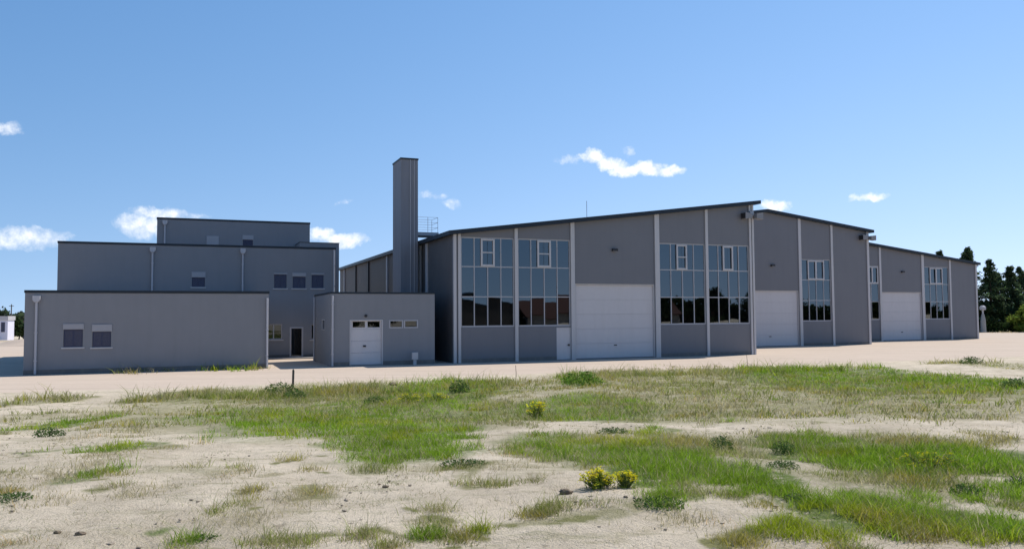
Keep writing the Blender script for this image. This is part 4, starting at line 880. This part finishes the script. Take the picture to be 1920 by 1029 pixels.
weed(5.6, 10.9, .18, .42, 'low spreading yellow flowering clump in the green grass on the right', (.22, .27, .04), 70, 320, 'flowering_clump', 'plant', YG)
DG = (.10, .155, .045)
for x, y, h, r, lb in (
    (3.29, 12.9, .30, .17, 'dark green leafy weed standing alone right of the yellow clumps'),
    (4.13, 12.45, .26, .16, 'dark leafy weed at the left end of the bright green grass'),
    (-2.19, 33.5, .7, .36, 'big dark weed at the yard edge left of the middle'),
    (-4.92, 29.2, .34, .4, 'dark weed in front of the grass beside the yellow clumps'),
    (2.92, 34.6, .8, .75, 'tall bright green weed clump on the verge before the white side door'),
    (-8.6, 32.0, .45, .4, 'dark weed at the foot of the wooden stake'),
    (-9.8, 17.2, .28, .26, 'green leafy tuft standing alone on the sand at the left'),
    (1.5, 8.45, .10, .22, 'flat grey green rosette on the sand in the foreground'),
    (3.5, 10.6, .12, .18, 'small dark rosette below the green grass'),
    (5.05, 9.1, .16, .15, 'grey green rosette on the sand at the right'),
    (5.9, 9.5, .15, .14, 'small grey green rosette near the right edge'),
    (-5.9, 9.6, .09, .2, 'flat green rosette on the dry ground at the left'),
    (-2.85, 7.6, .08, .13, 'small bright green plant at the bottom left'),
    (2.95, 8.5, .10, .12, 'small dark plant on the sand in the right foreground'),
    (-.7, 11.7, .10, .3, 'low green plant on the sand in front of the middle grass'),
    (1.9, 15.5, .16, .26, 'grey green weed at the edge of the sandy track'),
    (26.3, 46.5, .6, .5, 'dark weed in the verge at the far right'),
    (17.0, 27.0, .5, .6, 'dark green weed on the bank at the right edge'),
    (-9.7, 33.9, .7, .6, 'green weed tuft at the left end of the verge')):
    weed(x, y, h, r, lb, DG if 'dark' in lb else (.13, .22, .035) if 'bright' in lb else (.075, .135, .035))
# stake and thin rods at the yard edge
st = tag(MB().prism([(-.045, 0), (.045, 0), (.045, .78), (.0, .85), (-.045, .80)], -.035, .035).build('wooden_stake', M['wood']), 'short dark wooden stake at the near edge of the yard', 'stake')
st.location = (-9.95, 36.75, 0); st.rotation_euler = (.03, .02, .4)
for x, y, h, lb in ((13.47, 46.6, .85, 'thin dark rod at the yard edge in front of the hall corner'), (.15, 38.6, .7, 'thin bent rod at the yard edge below the glazed bays')):
    o = tag(MB().tube([(0, 0, -.05), (.015, 0, h * .5), (-.01, .02, h)], [.016, .014, .01], 6).build('marker_rod', M['dark']), lb, 'rod', 'thin rods at the yard edge')
    o.location = (x, y, float(T(x, y)))
# spoil heap beyond the left corner
hp = grid_mesh('sand_heap', *(lambda a, r: (-56.8 + 5 * r * np.cos(a), 96 + 3 * r * np.sin(a), .0 + .75 * np.clip(1 - r * r, 0, 1) ** 1.2 * (1 + .25 * np.sin(a * 3 + r * 5))))(*np.meshgrid(np.linspace(0, 6.2832, 40), np.linspace(.001, 1, 12))), ym)
tag(hp, 'low heap of tan sand on the yard beyond the office corner', 'heap')
